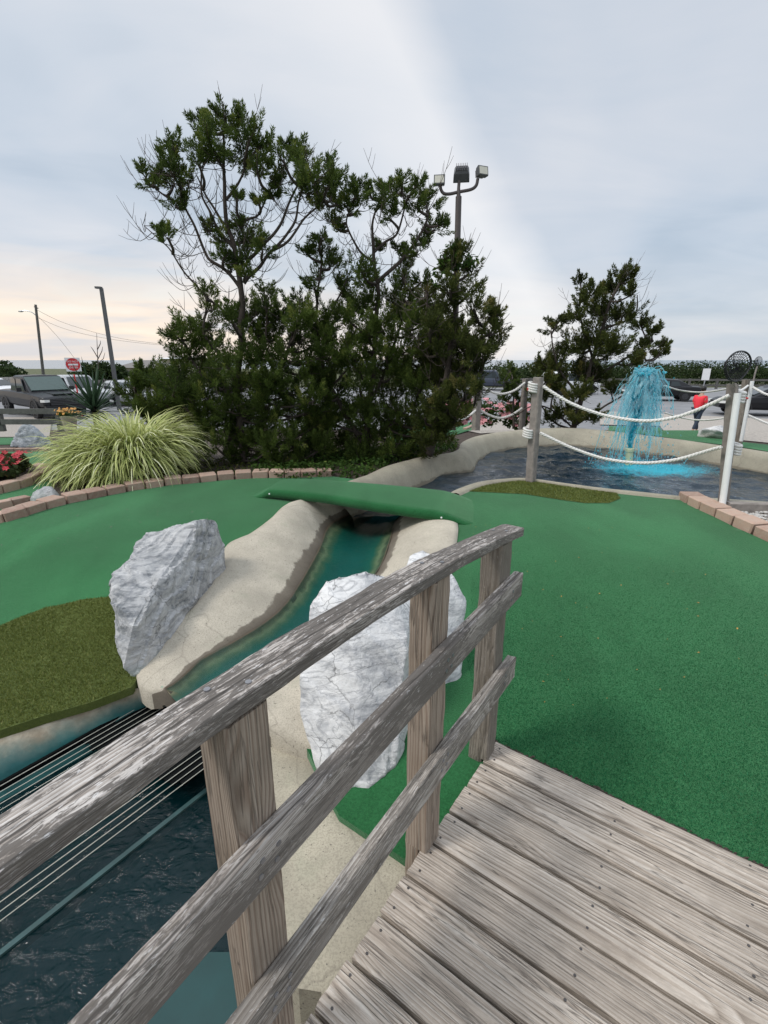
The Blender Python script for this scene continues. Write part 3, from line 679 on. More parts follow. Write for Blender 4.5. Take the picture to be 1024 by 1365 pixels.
# cap rail lies flat on the posts and follows the arch of the bridge
def railmesh(s0, s1, fn, w, t, side, seed, nseg, rough, nw=6):
    path = [br(s0+(s1-s0)*i/(nseg-1), *fn(s0+(s1-s0)*i/(nseg-1))) for i in range(nseg)]
    return plank(path, side, UP, w, t, rough, .0032, nw, seed, .005)
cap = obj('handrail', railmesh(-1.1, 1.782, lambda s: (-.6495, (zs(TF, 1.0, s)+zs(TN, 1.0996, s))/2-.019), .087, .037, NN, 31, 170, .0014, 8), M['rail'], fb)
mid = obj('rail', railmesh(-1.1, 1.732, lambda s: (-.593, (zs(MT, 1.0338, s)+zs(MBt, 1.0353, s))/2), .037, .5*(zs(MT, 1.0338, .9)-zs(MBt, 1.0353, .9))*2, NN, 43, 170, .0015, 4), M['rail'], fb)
low = obj('rail', railmesh(-1.1, 1.742, lambda s: (-.593, (zs(LT, 1.0338, s)+zs(LBt, 1.0353, s))/2-.003), .037, .098, NN, 57, 170, .0015, 4), M['rail_low'], fb)
gn = MB(); gn.tube([Vector((0, 0, -.004)), Vector((0, 0, .0012))], .006, 9); gn_me = mkmesh('nail', gn.v, gn.f, M['nailgrey'])
for s, n in ((.40, -.672), (.455, -.628), (1.12, -.672), (1.165, -.63), (1.63, -.67), (1.66, -.63)):
    q = bpy.data.objects.new('nail', gn_me); COL.objects.link(q); q.parent = cap; q.location = br(s, n, (zs(TF, 1, s)+zs(TN, 1.0996, s))/2+.001)-world_loc(cap)
for rl, ft, kk in ((mid, MT, 1.0338), (low, LT, 1.0338)):
    for s in (.415, .455, 1.13, 1.16, 1.64):
        for dz in (-.032, -.066):
            q = bpy.data.objects.new('nail', gn_me); COL.objects.link(q); q.parent = rl; q.rotation_euler = (R(90), 0, math.atan2(NN.y, NN.x)+R(90))
            q.location = br(s+dz*.2, -.5735, zs(ft, kk, s)+dz)-world_loc(rl)

# ------------------------------------------------------------------ rods over the weir
wr = thing('weir_grate', 'row of thin pale rods over added black strips for shade and algae across the stream', 'grate', br(sE-.5, (nTop+nLow)/2, -.36))
for k in range(19):
    n_ = nTop+(nLow-nTop)*k/18
    obj('rod', MB().tube(lin(br(-2.2, n_, -.30), br(sE-.004*k, n_, -.30), 4), .0019, 6), M['rodmetal'], wr)
for k in range(18):  # flat black strips stand in for shadow and wet algae between the rods
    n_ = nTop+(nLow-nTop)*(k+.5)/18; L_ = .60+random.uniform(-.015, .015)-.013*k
    obj('shade_algae_strip', MB().box(br(sE-.004*k-L_/2, n_, -.312), D*L_/2, NN*abs(nLow-nTop)/36*.86, UP*.004), M['weir_black'], wr)
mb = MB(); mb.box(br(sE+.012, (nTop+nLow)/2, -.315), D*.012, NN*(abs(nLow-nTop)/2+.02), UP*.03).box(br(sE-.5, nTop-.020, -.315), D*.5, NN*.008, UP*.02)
obj('end_bar', mb, M['weir_black'], wr)

# ------------------------------------------------------------------ rocks
def rock(name, label, hulls, mat, amp=.02, fs=4.0, cell=.028, group=None, seed=0.0, strata=(0, 0, 1), flat_=False):
    bm = bmesh.new()
    for pts in (hulls if isinstance(hulls[0], list) else [hulls]):
        vs_ = [bm.verts.new(p) for p in pts]; r = bmesh.ops.convex_hull(bm, input=vs_)
        bmesh.ops.delete(bm, geom=list({g for g in r['geom_interior']+r['geom_unused'] if isinstance(g, bmesh.types.BMVert)}), context='VERTS')
    bmesh.ops.triangulate(bm, faces=bm.faces[:])
    for it in range(7):
        ed = [e for e in bm.edges if e.calc_length() > cell]
        if not ed or len(bm.verts) > 30000: break
        bmesh.ops.subdivide_edges(bm, edges=ed, cuts=1, use_grid_fill=False); bmesh.ops.triangulate(bm, faces=[f for f in bm.faces if len(f.verts) > 3])
        if it == 1: bmesh.ops.smooth_vert(bm, verts=bm.verts[:], factor=.12, use_axis_x=True, use_axis_y=True, use_axis_z=True)
    bm.normal_update(); sv = Vector(strata).normalized(); of = Vector((seed, seed*.7, -seed)); mv = {}
    for v in bm.verts:
        p = v.co+of
        d_ = noise.fractal(p*fs*.45, .9, 2.0, 3)*1.1 + (noise.ridged_multi_fractal(p*fs*.8, .9, 2.1, 4, 1.0, 2.0)-1.1)*.22
        q = p*fs*.9+Vector((noise.noise(p*4), noise.noise(p*4+of), noise.noise(p*3-of)))*.35; ce = noise.voronoi(q)[0]; d_ += min(.5, ce[1]-ce[0])*1.5-.45; ce = noise.voronoi(p*fs*2.6)[0]; d_ += (ce[1]-ce[0])*.30
        ly = p.dot(sv)*fs*2.2+noise.noise(p*2.5)*1.6; d_ += ((ly % 1.0)**2)*.5
        d_ += noise.noise(p*fs*9)*.12
        mv[v] = v.co+v.normal*d_*amp
    for v, c in mv.items(): v.co = c
    base = Vector((sum(v.co.x for v in bm.verts)/len(bm.verts), sum(v.co.y for v in bm.verts)/len(bm.verts), min(v.co.z for v in bm.verts)))
    me = bpy.data.meshes.new(name)
    for v in bm.verts: v.co -= base
    bm.to_mesh(me); bm.free(); me.materials.append(mat)
    me.polygons.foreach_set('use_smooth', [not flat_]*len(me.polygons))
    o = bpy.data.objects.new(name, me); COL.objects.link(o); o.location = base
    return tag(o, label, 'rock', group)
lp = [at(*p) for p in ((164, 892, 2.40), (214, 868, 2.62), (256, 815, 2.95), (297, 752, 3.42), (297, 722, 3.52), (286, 690, 3.52), (262, 697, 3.3), (196, 712, 3.42), (183, 722, 3.3), (178, 742, 3.1), (154, 764, 2.86), (152, 800, 2.68), (157, 850, 2.50), (180, 826, 2.50), (238, 766, 2.92), (276, 706, 3.40))]
lp += [Vector((-1.78, 3.62, -.05)), Vector((-1.50, 3.65, -.05)), Vector((-1.72, 2.95, -.14)), Vector((-1.55, 2.6, -.18)), Vector((-1.42, 2.48, -.2)), Vector((-1.35, 2.62, -.2)), Vector((-1.22, 3.45, -.1))]
rock('boulder', 'jagged grey marble boulder on the concrete bank beside the olive turf', lp, M['rock_grey'], .030, 4.2, .024, seed=3.3, strata=(.3, -.5, .8), flat_=True)
wp = [at(*p) for p in ((420, 1010, 1.80), (400, 950, 1.86), (401, 900, 1.93), (412, 800, 2.12), (432, 770, 2.20), (465, 764, 2.22), (492, 757, 2.26), (520, 764, 2.30), (470, 860, 1.92), (520, 880, 1.93), (545, 850, 2.0))]
wp += [at(*p) for p in ((545, 738, 2.62), (566, 730, 2.66), (590, 748, 2.62), (607, 768, 2.55), (620, 800, 2.48), (617, 880, 2.32), (603, 955, 2.14), (580, 1010, 2.02))]
wp += [Vector((-.10, 2.75, -.15)), Vector((.35, 2.6, -.1)), Vector((-.33, 2.3, -.2)), hit(424, 1026), hit(456, 1049), hit(492, 1053), hit(528, 1028), hit(470, 1046)+UP*-.08]
wp2 = wp[11:19]+[Vector((.35, 2.62, -.1)), Vector((.05, 2.7, -.1)), Vector((.15, 2.0, -.2)), at(540, 800, 2.35)]; wp = wp[:11]+[at(556, 960, 1.98), at(552, 800, 2.3)]+wp[19:]
rock('boulder', 'large white marble boulder standing behind the handrail', [wp, wp2], M['rock_white'], .017, 3.0, .024, seed=9.1, strata=(.8, .3, .35))
def hull_blob(c, r, n, flat=1.0):
    rr = random.Random(int(c[0]*1000)); return [Vector((c[0]+r[0]*math.cos(a)*math.sqrt(max(0, 1-z*z)), c[1]+r[1]*math.sin(a)*math.sqrt(max(0, 1-z*z)), c[2]+r[2]*z)) for a, z in ((rr.uniform(0, 6.28), rr.uniform(-.6, 1)) for _ in range(n))]
p = hit(46, 596); rp = [at(*q, p.y) for q in ((14, 596), (16, 588), (28, 570), (37, 564), (45, 567), (60, 583), (70, 594), (68, 597))]+[at(*q, p.y+.9) for q in ((20, 590), (40, 570), (66, 590))]+[at(30, 597, p.y-.25), at(55, 597, p.y-.25)]
rock('boulder', 'blue grey veined marble rock behind the far brick edging', rp, M['rock_blue'], .05, 2.2, .06, seed=5.0)
p = hit(60, 668); rp = [at(*q, p.y) for q in ((43, 668), (46, 658), (60, 650), (68, 650), (76, 658), (80, 662), (70, 668))]+[at(*q, p.y+.35) for q in ((50, 660), (70, 655), (78, 660))]+[at(44, 671, p.y-.1), at(70, 669, p.y-.1)]
rock('rock', 'small grey stone lying on the brick curb by the striped grass', rp, M['rock_grey'], .018, 6, .03, seed=6.2)
p = hit(605, 562); rp = hull_blob((p.x, p.y, p.z+.15), (.55, .5, .45), 26); rock('boulder', 'pale boulder half hidden behind the cedars near the rope posts', rp, M['rock_grey'], .05, 2, .07, seed=2.2)
p = hit(957, 584); rp = hull_blob((p.x, p.y, p.z+.02), (.42, .35, .22), 22); rock('rock', 'low white stone at the feet of the walking person', rp, M['rock_white'], .03, 3, .05, seed=7.7)

# ------------------------------------------------------------------ carpeted bridge over the stream
cb = thing('carpet_bridge', 'low green carpeted bridge crossing the stream', 'bridge', Vector((0, 4.9, .1)))
NE = resample(smooth_line([at(326, 656, 5.35), at(346, 655, 5.30), at(364, 653, 5.22), at(434, 660, 4.95), at(496, 670, 4.68), at(560, 679, 4.50), at(618, 685.5, 4.40), at(632, 687.5, 4.40), at(650, 689, 4.44)], 8), 50)
FE = resample(smooth_line([at(345, 648, 5.75), at(366, 643, 5.78), at(386, 637.5, 5.75), at(430, 638.5, 5.65), at(520, 645, 5.42), at(590, 652, 5.35), at(622, 656.5, 5.3), at(636, 659, 5.25), at(654, 662, 5.2)], 8), 50)
mb = MB(); rings = []
for i in range(50):
    a_, b_ = NE[i], FE[i]; u = i/49; en = ss(0, .12 if u < .5 else .20, min(u, 1-u)); a_ = Vector((a_.x, a_.y, a_.z*en+(h(a_.x, a_.y)-.02)*(1-en))); b_ = Vector((b_.x, b_.y, b_.z*en+(h(b_.x, b_.y)-.03)*(1-en))); dn = (b_-a_); dn.z = 0; dn.normalize()
    th_ = .03+.06*en
    ring = [a_-dn*.008+UP*-th_, a_-dn*.016+UP*-th_*.5, a_-dn*.006+UP*-.015, a_+dn*.012+UP*-.001]
    ring += [a_.lerp(b_, t)+UP*(.012*math.sin(math.pi*t)) for t in (.08, .2, .35, .5, .65, .8, .92)]
    ring += [b_+UP*-.015, b_+UP*-th_, a_.lerp(b_, .5)+UP*-th_*1.05]
    rings.append(ring)
mb.loft(rings, True); obj('carpet_deck', mb, M['carpet'], cb, smooth=True)
for i in (6, 41): c = rings[i][1]; obj('corner_cap', MB().ball(c, .010, 8, 5, 0, (1, .8, 1)), M['pvc'], cb, smooth=True)

# ------------------------------------------------------------------ brick edging
bv = []
for k in range(4):
    bm = bmesh.new(); bmesh.ops.create_cube(bm, size=1); bmesh.ops.bevel(bm, geom=bm.edges[:], offset=.07, segments=1, affect='EDGES')
    for v in bm.verts: v.co += Vector((noise.noise(v.co*3+Vector((k*5, 0, 0))), noise.noise(v.co*3+Vector((0, k*5, 0))), noise.noise(v.co*3+Vector((0, 0, k*5)))))*.035
    me = bpy.data.meshes.new('brick'); bm.to_mesh(me); bm.free(); me.materials.append(M['brick']); bv.append(me)
def brick_row(root, path, L, W, Hh, gap=.012, zoff=0.0, maxn=200, side=1):
    P = smooth_line(path, 12); tot = sum((P[i+1]-P[i]).length for i in range(len(P)-1)); n = max(2, min(maxn, int(round(tot/(L+gap))))); Q = resample(P, n*2+1)
    for i in range(n):
        c = Q[2*i+1]; t = Q[2*i+2]-Q[2*i]; l = t.length; a_ = math.atan2(t.y, t.x)
        o = bpy.data.objects.new('brick', bv[i % 4]); COL.objects.link(o); o.parent = root
        nrm = Vector((-math.sin(a_), math.cos(a_), 0))*side
        o.location = c+nrm*(W/2+random.uniform(-.006, .006))+UP*(Hh/2+zoff-.02+random.uniform(-.004, .004))-world_loc(root)
        o.rotation_euler = (random.uniform(-.02, .02), math.atan2(-t.z, Vector(t.xy).length)+random.uniform(-.02, .02), a_+random.uniform(-.03, .03)); o.scale = (l-gap, W, Hh)
def curb(label, path, L=.205, W=.2, Hh=.105, zoff=0.0, side=1, gap=.012):
    root = thing('brick_curb', label, 'curb', Vector(path[len(path)//2])); brick_row(root, path, L, W, Hh, gap, zoff, side=side); return root
c1 = curb('long curved curb of tan bricks between the green carpet and striped grass', bricks_front)
brick_row(c1, [hit(*p) for p in ((-60, 690), (0, 679), (25, 673.5), (45, 669.5))], .2, .12, .09, .012, 0.0)
curb('short curb of stepped bricks beside the white pipe post', [hit(*p) for p in ((903, 664), (914, 671), (930, 679), (950, 688), (972, 698), (996, 708.5), (1030, 724), (1070, 740))], .20, .20, .11, gap=.02)
curb('straight row of bricks in front of the veined rock', [hit(*p) for p in ((-100, 603), (0, 602), (62, 601))], .2, .18, .10)
ring = thing('brick_planter', 'round brick planter ring holding red begonias', 'planter', hit(0, 646))
cx_, cy_ = hit(-8, 646).xy; e1 = hit(64, 640); rx, ry = e1.x-cx_, hit(0, 628).y-cy_+.06
brick_row(ring, [Vector((cx_+rx*math.cos(a), cy_+ry*math.sin(a), h(cx_, cy_)+.0)) for a in [R(-90+i*12) for i in range(16)]], .2, .17, .13, .012)
mb = MB(); mb.add([(cx_, cy_, h(cx_, cy_)+.10)]+[(cx_+(rx-.1)*math.cos(R(i*15)), cy_+(ry-.1)*math.sin(R(i*15)), h(cx_, cy_)+.085) for i in range(24)], [(0, 1+i, 1+(i+1) % 24) for i in range(24)])
obj('soil', mb, M['mulch'], ring)
curb('little brick edge before the pink flowers', [hit(*p) for p in ((622, 573), (640, 566), (662, 563))], .2, .15, .09)

# olive turf patches: backing sheet and blades
def blades(name, poly, n, zf, L0, L1, w, mat, keep=None):
    P = [(p.x, p.y) for p in poly]; xs = [p[0] for p in P]; ys = [p[1] for p in P]; pts = []
    while len(pts) < n:
        q = RNG.uniform((min(xs), min(ys)), (max(xs), max(ys)), (4000, 2)); pts += [p for p in q if inside(p[0], p[1], P) and (keep is None or random.random() < keep(p[0], p[1]))]
    pts = np.array(pts[:n]); z = np.array([zf(x, y) for x, y in pts]); b = np.column_stack([pts, z])
    a = RNG.uniform(0, 2*np.pi, n); ln = RNG.uniform(L0, L1, n); lean = RNG.normal(0, .5, (n, 2))
    sd = np.column_stack([np.cos(a), np.sin(a), np.zeros(n)])*w
    tip = b+np.column_stack([lean*ln[:, None], ln])
    V = np.empty((n, 3, 3)); V[:, 0] = b-sd; V[:, 1] = b+sd; V[:, 2] = tip
    T = np.arange(n*3).reshape(n, 3); tone = np.repeat(np.clip(RNG.normal(.5, .25, n), 0, 1), 3)
    return npobj(name, V.reshape(-1, 3), T, mat, None, b.mean(0), {'tone': tone}, 'stuff')
ol = [hit(*p) for p in ((-130, 900), (0, 835), (26, 824), (60, 811), (110, 800), (150, 796), (200, 790))]+[hit(*p) for p in ((205, 860), (176, 917), (120, 938), (60, 955), (0, 975), (-120, 1010))]
struct('olive_turf', sheet([(p.x, p.y) for p in ol], .08, lambda x, y: h(x, y)+.006, .05), M['turf'], True)
blades('turf_blades', ol, 60000, lambda x, y: h(x, y)+.005, .008, .018, .0016, M['blade'])
o2 = [hit(*p) for p in ((618, 655), (640, 647), (668, 642), (706, 640), (745, 646), (790, 651), (822, 658), (827, 665), (812, 671), (780, 671), (750, 667), (700, 659), (660, 657))]
struct('olive_turf', sheet([(p.x, p.y) for p in o2], .12, lambda x, y: h(x, y)+.005), M['turf'], True)
blades('turf_blades', o2, 16000, lambda x, y: h(x, y)+.004, .010, .02, .003, M['blade'])
nearc = [br(far_s+.004, C0+.03, 0), br(far_s+.004, 1.1, 0), Vector((2.6, 2.2, 0)), Vector((3.0, 3.9, 0)), Vector((.75, 3.9, 0)), hit(628, 800), hit(622, 880), hit(648, 990)]
blades('carpet_fibres', nearc, 190000, lambda x, y: h(x, y), .003, .0075, .0011, M['fuzz'], lambda x, y: min(1, max(0, (3.9-y)/2.2))**1.3)

# bits of leaf and dirt dropped on the carpet
def specks(n, reg, size, mat, name):
    mb = MB()
    for _ in range(n):
        x, y = random.uniform(*reg[:2]), random.uniform(*reg[2:]); a_ = random.random()*6.28; s_ = size*random.uniform(.5, 1.4); z = h(x, y)+.005
        X_ = Vector((math.cos(a_), math.sin(a_), random.uniform(-.3, .3)))*s_; Y_ = Vector((-math.sin(a_), math.cos(a_), random.uniform(-.3, .3)))*s_*random.uniform(.25, .6); c = Vector((x, y, z))
        mb.add([c-X_, c-Y_+UP*.002, c+X_, c+Y_+UP*.003], [(0, 1, 2, 3)])
    return obj(name, mb, mat, None, None, False, 'stuff')
specks(70, (.75, 2.6, 2.0, 4.4), .006, M['petalorange'], 'fallen_leaf_bits'); specks(60, (-3.6, -1.6, 3.8, 5.0), .008, M['greywood'], 'fallen_leaf_bits')
mb = MB()
for _ in range(420):
    s_ = far_s+.002+abs(random.gauss(0, .006)); n_ = random.uniform(C0-.03, .5); r_ = random.uniform(.002, .006); mb.ball(br(s_, n_, -.016+random.random()*.006), r_, 5, 4, 0, (1.6, 1, .7))
for _ in range(160): mb.ball(br(far_s-.05+random.gauss(0, .03), C0-.03+random.gauss(0, .02), -.03+random.random()*.02), random.uniform(.004, .011), 5, 4, 0, (1.5, 1, .7))
obj('dirt_crumbs', mb, M['mulch'], None, None, False, 'stuff')
# ------------------------------------------------------------------ plants
def unit(a): return a/np.maximum(1e-9, np.linalg.norm(a, axis=-1, keepdims=True))
def sprays(C, Rd, dens, lf=(.10, .20), leaf=.055, wid=.0075, up=.9, **_):
    """conifer foliage: every ball in C (k,3), Rd (k,) is filled with pointed feathery plumes; returns verts, tris, tone"""
    PV, PT = [], []
    for c, r in zip(C, Rd):
        K = max(6, int(dens/6.6*(r/.3)**1.6)); ct = RNG.normal(0, .10)
        u = unit(RNG.normal(size=(K, 3))+np.array([0, 0, .25])); o = c+u*r*RNG.uniform(.05, .75, (K, 1))*np.array([1, 1, .8])+np.array([0, 0, -.1*r])
        ax = unit(u*.8+np.array([0, 0, up])+RNG.normal(0, .25, (K, 3))); L = r*RNG.uniform(.45, .95, K)+RNG.uniform(lf[0], lf[1], K)*.5; tone0 = np.clip(RNG.normal(.46, .17, K)+ct, 0, 1)
        m = 104; f = RNG.random((K, m)); q = unit(np.cross(ax[:, None, :], RNG.normal(size=(K, m, 3))))
        rad = (.15*L[:, None]*(1-f)**.8*np.minimum(1, .35+f*3))+.006
        b = o[:, None]+ax[:, None]*(L[:, None]*f)[..., None]+q*(rad*np.sqrt(RNG.random((K, m))))[..., None]
        d = unit(ax[:, None]*(.75+.5*f[..., None])+q*.75+RNG.normal(0, .22, (K, m, 3))); ll = leaf*RNG.uniform(.6, 1.35, (K, m, 1))*(1.15-.4*f[..., None])
        w = unit(np.cross(d, RNG.normal(size=(K, m, 3))))*wid*RNG.uniform(.7, 1.3, (K, m, 1)); V = np.empty((K, m, 3, 3)); V[..., 0, :] = b-w; V[..., 1, :] = b+w+d*ll*.3; V[..., 2, :] = b+d*ll
        t = np.clip(tone0[:, None]+RNG.normal(0, .10, (K, m))+.22*(f-.4), 0, 1); PV.append(V.reshape(-1, 3)); PT.append(np.repeat(t.ravel(), 3))
    V = np.concatenate(PV); return V, np.arange(len(V)).reshape(-1, 3), np.concatenate(PT)
def psz(px, py, y): return (y/ray(px, py).y)/F
def cedar(name, label, Yd, base_px, limbs, clumps, dens=120, jit=.35, twigs=0, mat='juniper', group=None, lf=(.10, .20), tw_y=(0, 9999), nl=9, wid=.0068, leaf=.056):
    base = hit(*base_px); base.y = max(base.y, .1)
    root = thing(name, label, 'tree', base, group); tr = MB(); LP = []
    for pts, r0, r1 in limbs:
        P = []
        for i, q in enumerate(pts):
            P.append(Vector(q) if isinstance(q, Vector) else at(q[0], q[1], Yd+(q[2] if len(q) > 2 else 0)))
        P = smooth_line(P, 7); P = [p+Vector((noise.noise(p*3), noise.noise(p*3+Vector((7, 0, 0))), noise.noise(p*3+Vector((0, 7, 0)))))*.035 for p in P]
        n = len(P); tr.tube(P, [r0+(r1-r0)*i/(n-1) for i in range(n)], 7); LP += P
    C, Rd = [], []
    for c in clumps:
        px, py, r = c[:3]; dy = c[3] if len(c) > 3 else random.uniform(-jit, jit)
        Rd.append(r*psz(px, py, Yd)); C.append(at(px, py, Yd+dy)-UP*.30*Rd[-1])
    for c, r in zip(C, Rd):                        # a bough from the nearest limb into each clump
        cand = [p for p in LP if p.z < c.z+.05] or LP
        q = min(cand, key=lambda p: (p-c).length+.35*max(0, p.z-c.z+.25)); mid_ = q.lerp(c, .5)+Vector((random.uniform(-.05, .05), random.uniform(-.05, .05), -.12*(q-c).length))
        P = smooth_line([q, mid_, c], 4); tr.tube(P, [.014+.010*(1-i/(len(P)-1)) for i in range(len(P))], 5)
        for _ in range(5):
            e = c+Vector((random.gauss(0, 1), random.gauss(0, 1), random.gauss(.5, .8)))*r*.55; tr.tube(smooth_line([c.lerp(mid_, random.random()*.6), (c+e)/2+UP*-.02, e], 3), [.008, .007, .006, .005, .004, .003, .003], 4)
    obj('trunk', tr, M['bark'], root, smooth=True)
    if twigs:
        tb = MB(); cand = [p for p in LP if p.z > base.z+1.0]
        for _ in range(twigs):
            q = random.choice(cand); a_ = random.uniform(0, 6.283); L_ = random.uniform(.22, .62); o_ = Vector((math.cos(a_), math.sin(a_)*.6, random.uniform(-.35, .55)))
            P = [q, q+o_*L_*.45+UP*-.05, q+o_*L_*.8+UP*L_*.12, q+o_*L_+UP*L_*.42]
            P = smooth_line(P, 3); tb.tube(P, [.006-.004*i/(len(P)-1) for i in range(len(P))], 3)
            for _k in range(3):
                i = random.randrange(2, len(P)-2); e = P[i]+(P[i+1]-P[i-1]).normalized()*.1+Vector((random.uniform(-.12, .12), random.uniform(-.1, .1), random.uniform(-.02, .2))); tb.tube([P[i], P[i].lerp(e, .5)+UP*-.015, e], [.0032, .0028, .0018], 3)
        obj('dead_twigs', tb, M['twig'], root, kind='stuff')
    V, T, tone = sprays(np.array([list(c) for c in C]), np.array(Rd), dens, lf, nl=nl, wid=wid, leaf=leaf)
    npobj('crown', V, T, M[mat], root, None, {'tone': tone})
    return root
def fillpoly(poly, n, r0, r1, mind):
    xs = [p[0] for p in poly]; ys = [p[1] for p in poly]; res = []
    for _ in range(n*40):
        q = (random.uniform(min(xs), max(xs)), random.uniform(min(ys), max(ys)))
        if inside(q[0], q[1], poly) and all((q[0]-o[0])**2+(q[1]-o[1])**2 > mind**2 for o in res): res.append((*q, random.uniform(r0, r1), random.uniform(-.55, .6)))
        if len(res) >= n: break
    return res
tall = [(268, 158, 12), (269, 172, 14), (277, 182, 24), (306, 168, 24), (300, 150, 12), (333, 176, 22), (322, 160, 12), (289, 202, 26), (324, 202, 28), (346, 190, 12), (342, 220, 20), (355, 198, 16), (265, 215, 16), (230, 190, 14), (228, 205, 16), (227, 222, 20), (232, 240, 16), (244, 232, 14), (194, 231, 13), (202, 243, 11), (210, 228, 10), (377, 208, 14), (383, 196, 10), (403, 212, 22), (398, 198, 12), (418, 233, 26), (403, 249, 22), (438, 240, 22), (442, 256, 20), (430, 270, 18), (445, 222, 13), (450, 268, 14), (375, 228, 13), (366, 240, 9), (233, 272, 11), (246, 264, 9), (223, 313, 10), (215, 309, 7), (277, 303, 10), (301, 316, 18), (324, 311, 22), (342, 316, 14), (321, 343, 18), (306, 352, 12), (350, 331, 11), (327, 363, 11), (298, 340, 9), (333, 328, 14), (276, 390, 12), (276, 410, 15), (355, 390, 11), (353, 404, 16), (394, 401, 14), (318, 418, 16), (236, 445, 14), (242, 437, 8), (320, 300, 9), (345, 268, 7), (366, 262, 8), (316, 262, 8)]
low1 = fillpoly([(238, 452), (262, 425), (300, 420), (345, 412), (395, 405), (430, 440), (440, 600), (400, 612), (300, 610), (262, 600), (240, 560), (226, 500)], 84, 17, 25, 14.5)
cedar('cedar_tree', 'tallest cedar with open bare upper limbs and a tufted top', 7.3, (322, 617), [
    ([(326, 620), (320, 560), (318, 500), (323, 430), (322, 384), (312, 330), (303, 296), (300, 243), (298, 200), (300, 165)], .060, .012),
    ([(322, 384), (300, 362), (277, 343), (262, 310), (245, 272), (239, 237), (232, 215)], .026, .008),
    ([(318, 440), (300, 416), (265, 386), (239, 351), (221, 325), (192, 299)], .020, .005),
    ([(327, 378), (345, 356), (362, 334), (394, 296), (400, 266), (409, 232)], .028, .008),
    ([(362, 334), (385, 318), (408, 290), (432, 268)], .02, .01), ([(330, 350), (352, 325), (377, 296), (390, 262), (400, 240)], .026, .01),
    ([(303, 266), (314, 250), (326, 225)], .022, .01), ([(306, 302), (330, 292), (347, 284), (362, 250)], .022, .008), ([(300, 300), (280, 270), (262, 235)], .02, .008),
    ([(245, 272), (222, 262), (205, 248)], .018, .007), ([(310, 330), (288, 300), (270, 260), (268, 215)], .022, .008),
    ([(318, 500), (290, 470), (270, 440), (274, 410)], .03, .01), ([(320, 520), (350, 470), (356, 410)], .03, .01), ([(320, 540), (270, 500), (240, 450)], .03, .01), ([(322, 560), (380, 480), (394, 410)], .03, .01), ([(324, 590), (262, 560), (235, 520)], .025, .01)],
    tall+low1, 150, twigs=190)
mid_ = [(474, 256, 16), (475, 246, 10), (477, 274, 15), (493, 255, 9), (511, 264, 18), (508, 250, 10), (529, 252, 18), (536, 241, 10), (519, 285, 17), (561, 256, 17), (556, 243, 9), (571, 275, 17), (555, 271, 15), (580, 301, 17), (566, 319, 17), (590, 296, 10), (556, 335, 13), (442, 292, 12), (450, 303, 8), (464, 274, 11), (481, 356, 17), (491, 374, 18), (537, 372, 20), (522, 393, 24), (542, 352, 14), (490, 403, 24), (530, 330, 8), (505, 330, 7), (430, 327, 16), (428, 314, 9), (440, 349, 18), (425, 361, 17), (455, 374, 17), (408, 335, 8), (419, 380, 10), (468, 390, 14), (545, 395, 16), (562, 372, 12)]
low2 = fillpoly([(420, 425), (455, 400), (500, 415), (550, 395), (585, 410), (590, 560), (560, 604), (420, 612)], 82, 17, 25, 14.5)
cedar('cedar_tree', 'broad middle cedar with twin leaning tops left of the floodlight pole', 7.6, (487, 612), [
    ([(487, 612), (492, 540), (500, 470), (503, 393), (500, 339), (497, 305), (505, 268)], .05, .010), ([(500, 339), (515, 322), (529, 310), (539, 275), (535, 250)], .022, .007),
    ([(500, 351), (477, 332), (464, 297), (474, 262)], .02, .007), ([(502, 380), (540, 340), (568, 300), (565, 265)], .03, .01), ([(487, 600), (450, 530), (426, 470), (424, 393), (430, 330)], .04, .010),
    ([(426, 450), (450, 400), (462, 372)], .018, .008), ([(492, 540), (530, 450), (540, 380)], .03, .01), ([(490, 580), (430, 560), (410, 520)], .025, .01), ([(490, 585), (550, 540), (575, 480)], .025, .01)],
    mid_+low2, 150, twigs=80)
right_ = [(606, 339, 12), (608, 350, 12), (593, 355, 13), (613, 360, 16), (626, 361, 13), (600, 380, 20), (626, 387, 17), (632, 406, 17), (606, 410, 22), (580, 400, 17), (568, 384, 11), (655, 408, 10), (664, 426, 14), (666, 438, 10), (655, 438, 15), (640, 456, 20), (658, 451, 11), (626, 475, 19), (606, 445, 24), (580, 432, 20), (640, 425, 14), (648, 472, 14), (660, 418, 9), (618, 335, 7)]
low3 = fillpoly([(575, 420), (625, 430), (650, 470), (640, 510), (612, 545), (590, 590), (560, 604), (565, 480)], 40, 14, 21, 12.5)
rt = cedar('cedar_tree', 'vine topped cedar directly in front of the floodlight pole', 7.0, (572, 606), [
    ([(572, 606), (590, 530), (602, 450), (608, 390), (608, 345)], .055, .012), ([(590, 530), (625, 480), (650, 430), (662, 415)], .03, .009), ([(596, 490), (570, 440), (570, 395)], .025, .009), ([(585, 560), (620, 530), (645, 490)], .022, .008), ([(580, 580), (600, 565), (628, 545), (640, 520)], .018, .006)],
    right_+low3, 135, twigs=60, mat='juniper_b')
low4 = fillpoly([(168, 512), (190, 496), (225, 490), (250, 505), (262, 540), (262, 600), (235, 600), (200, 560), (170, 532)], 36, 14, 20, 11)
cedar('juniper_bush', 'low rounded juniper bush between the striped grass and tallest cedar', 7.9, (225, 600), [([(228, 600), (222, 560), (210, 510)], .03, .01), ([(228, 600), (238, 550), (240, 500)], .03, .01), ([(228, 590), (200, 550), (178, 515)], .025, .008)], low4, 150)
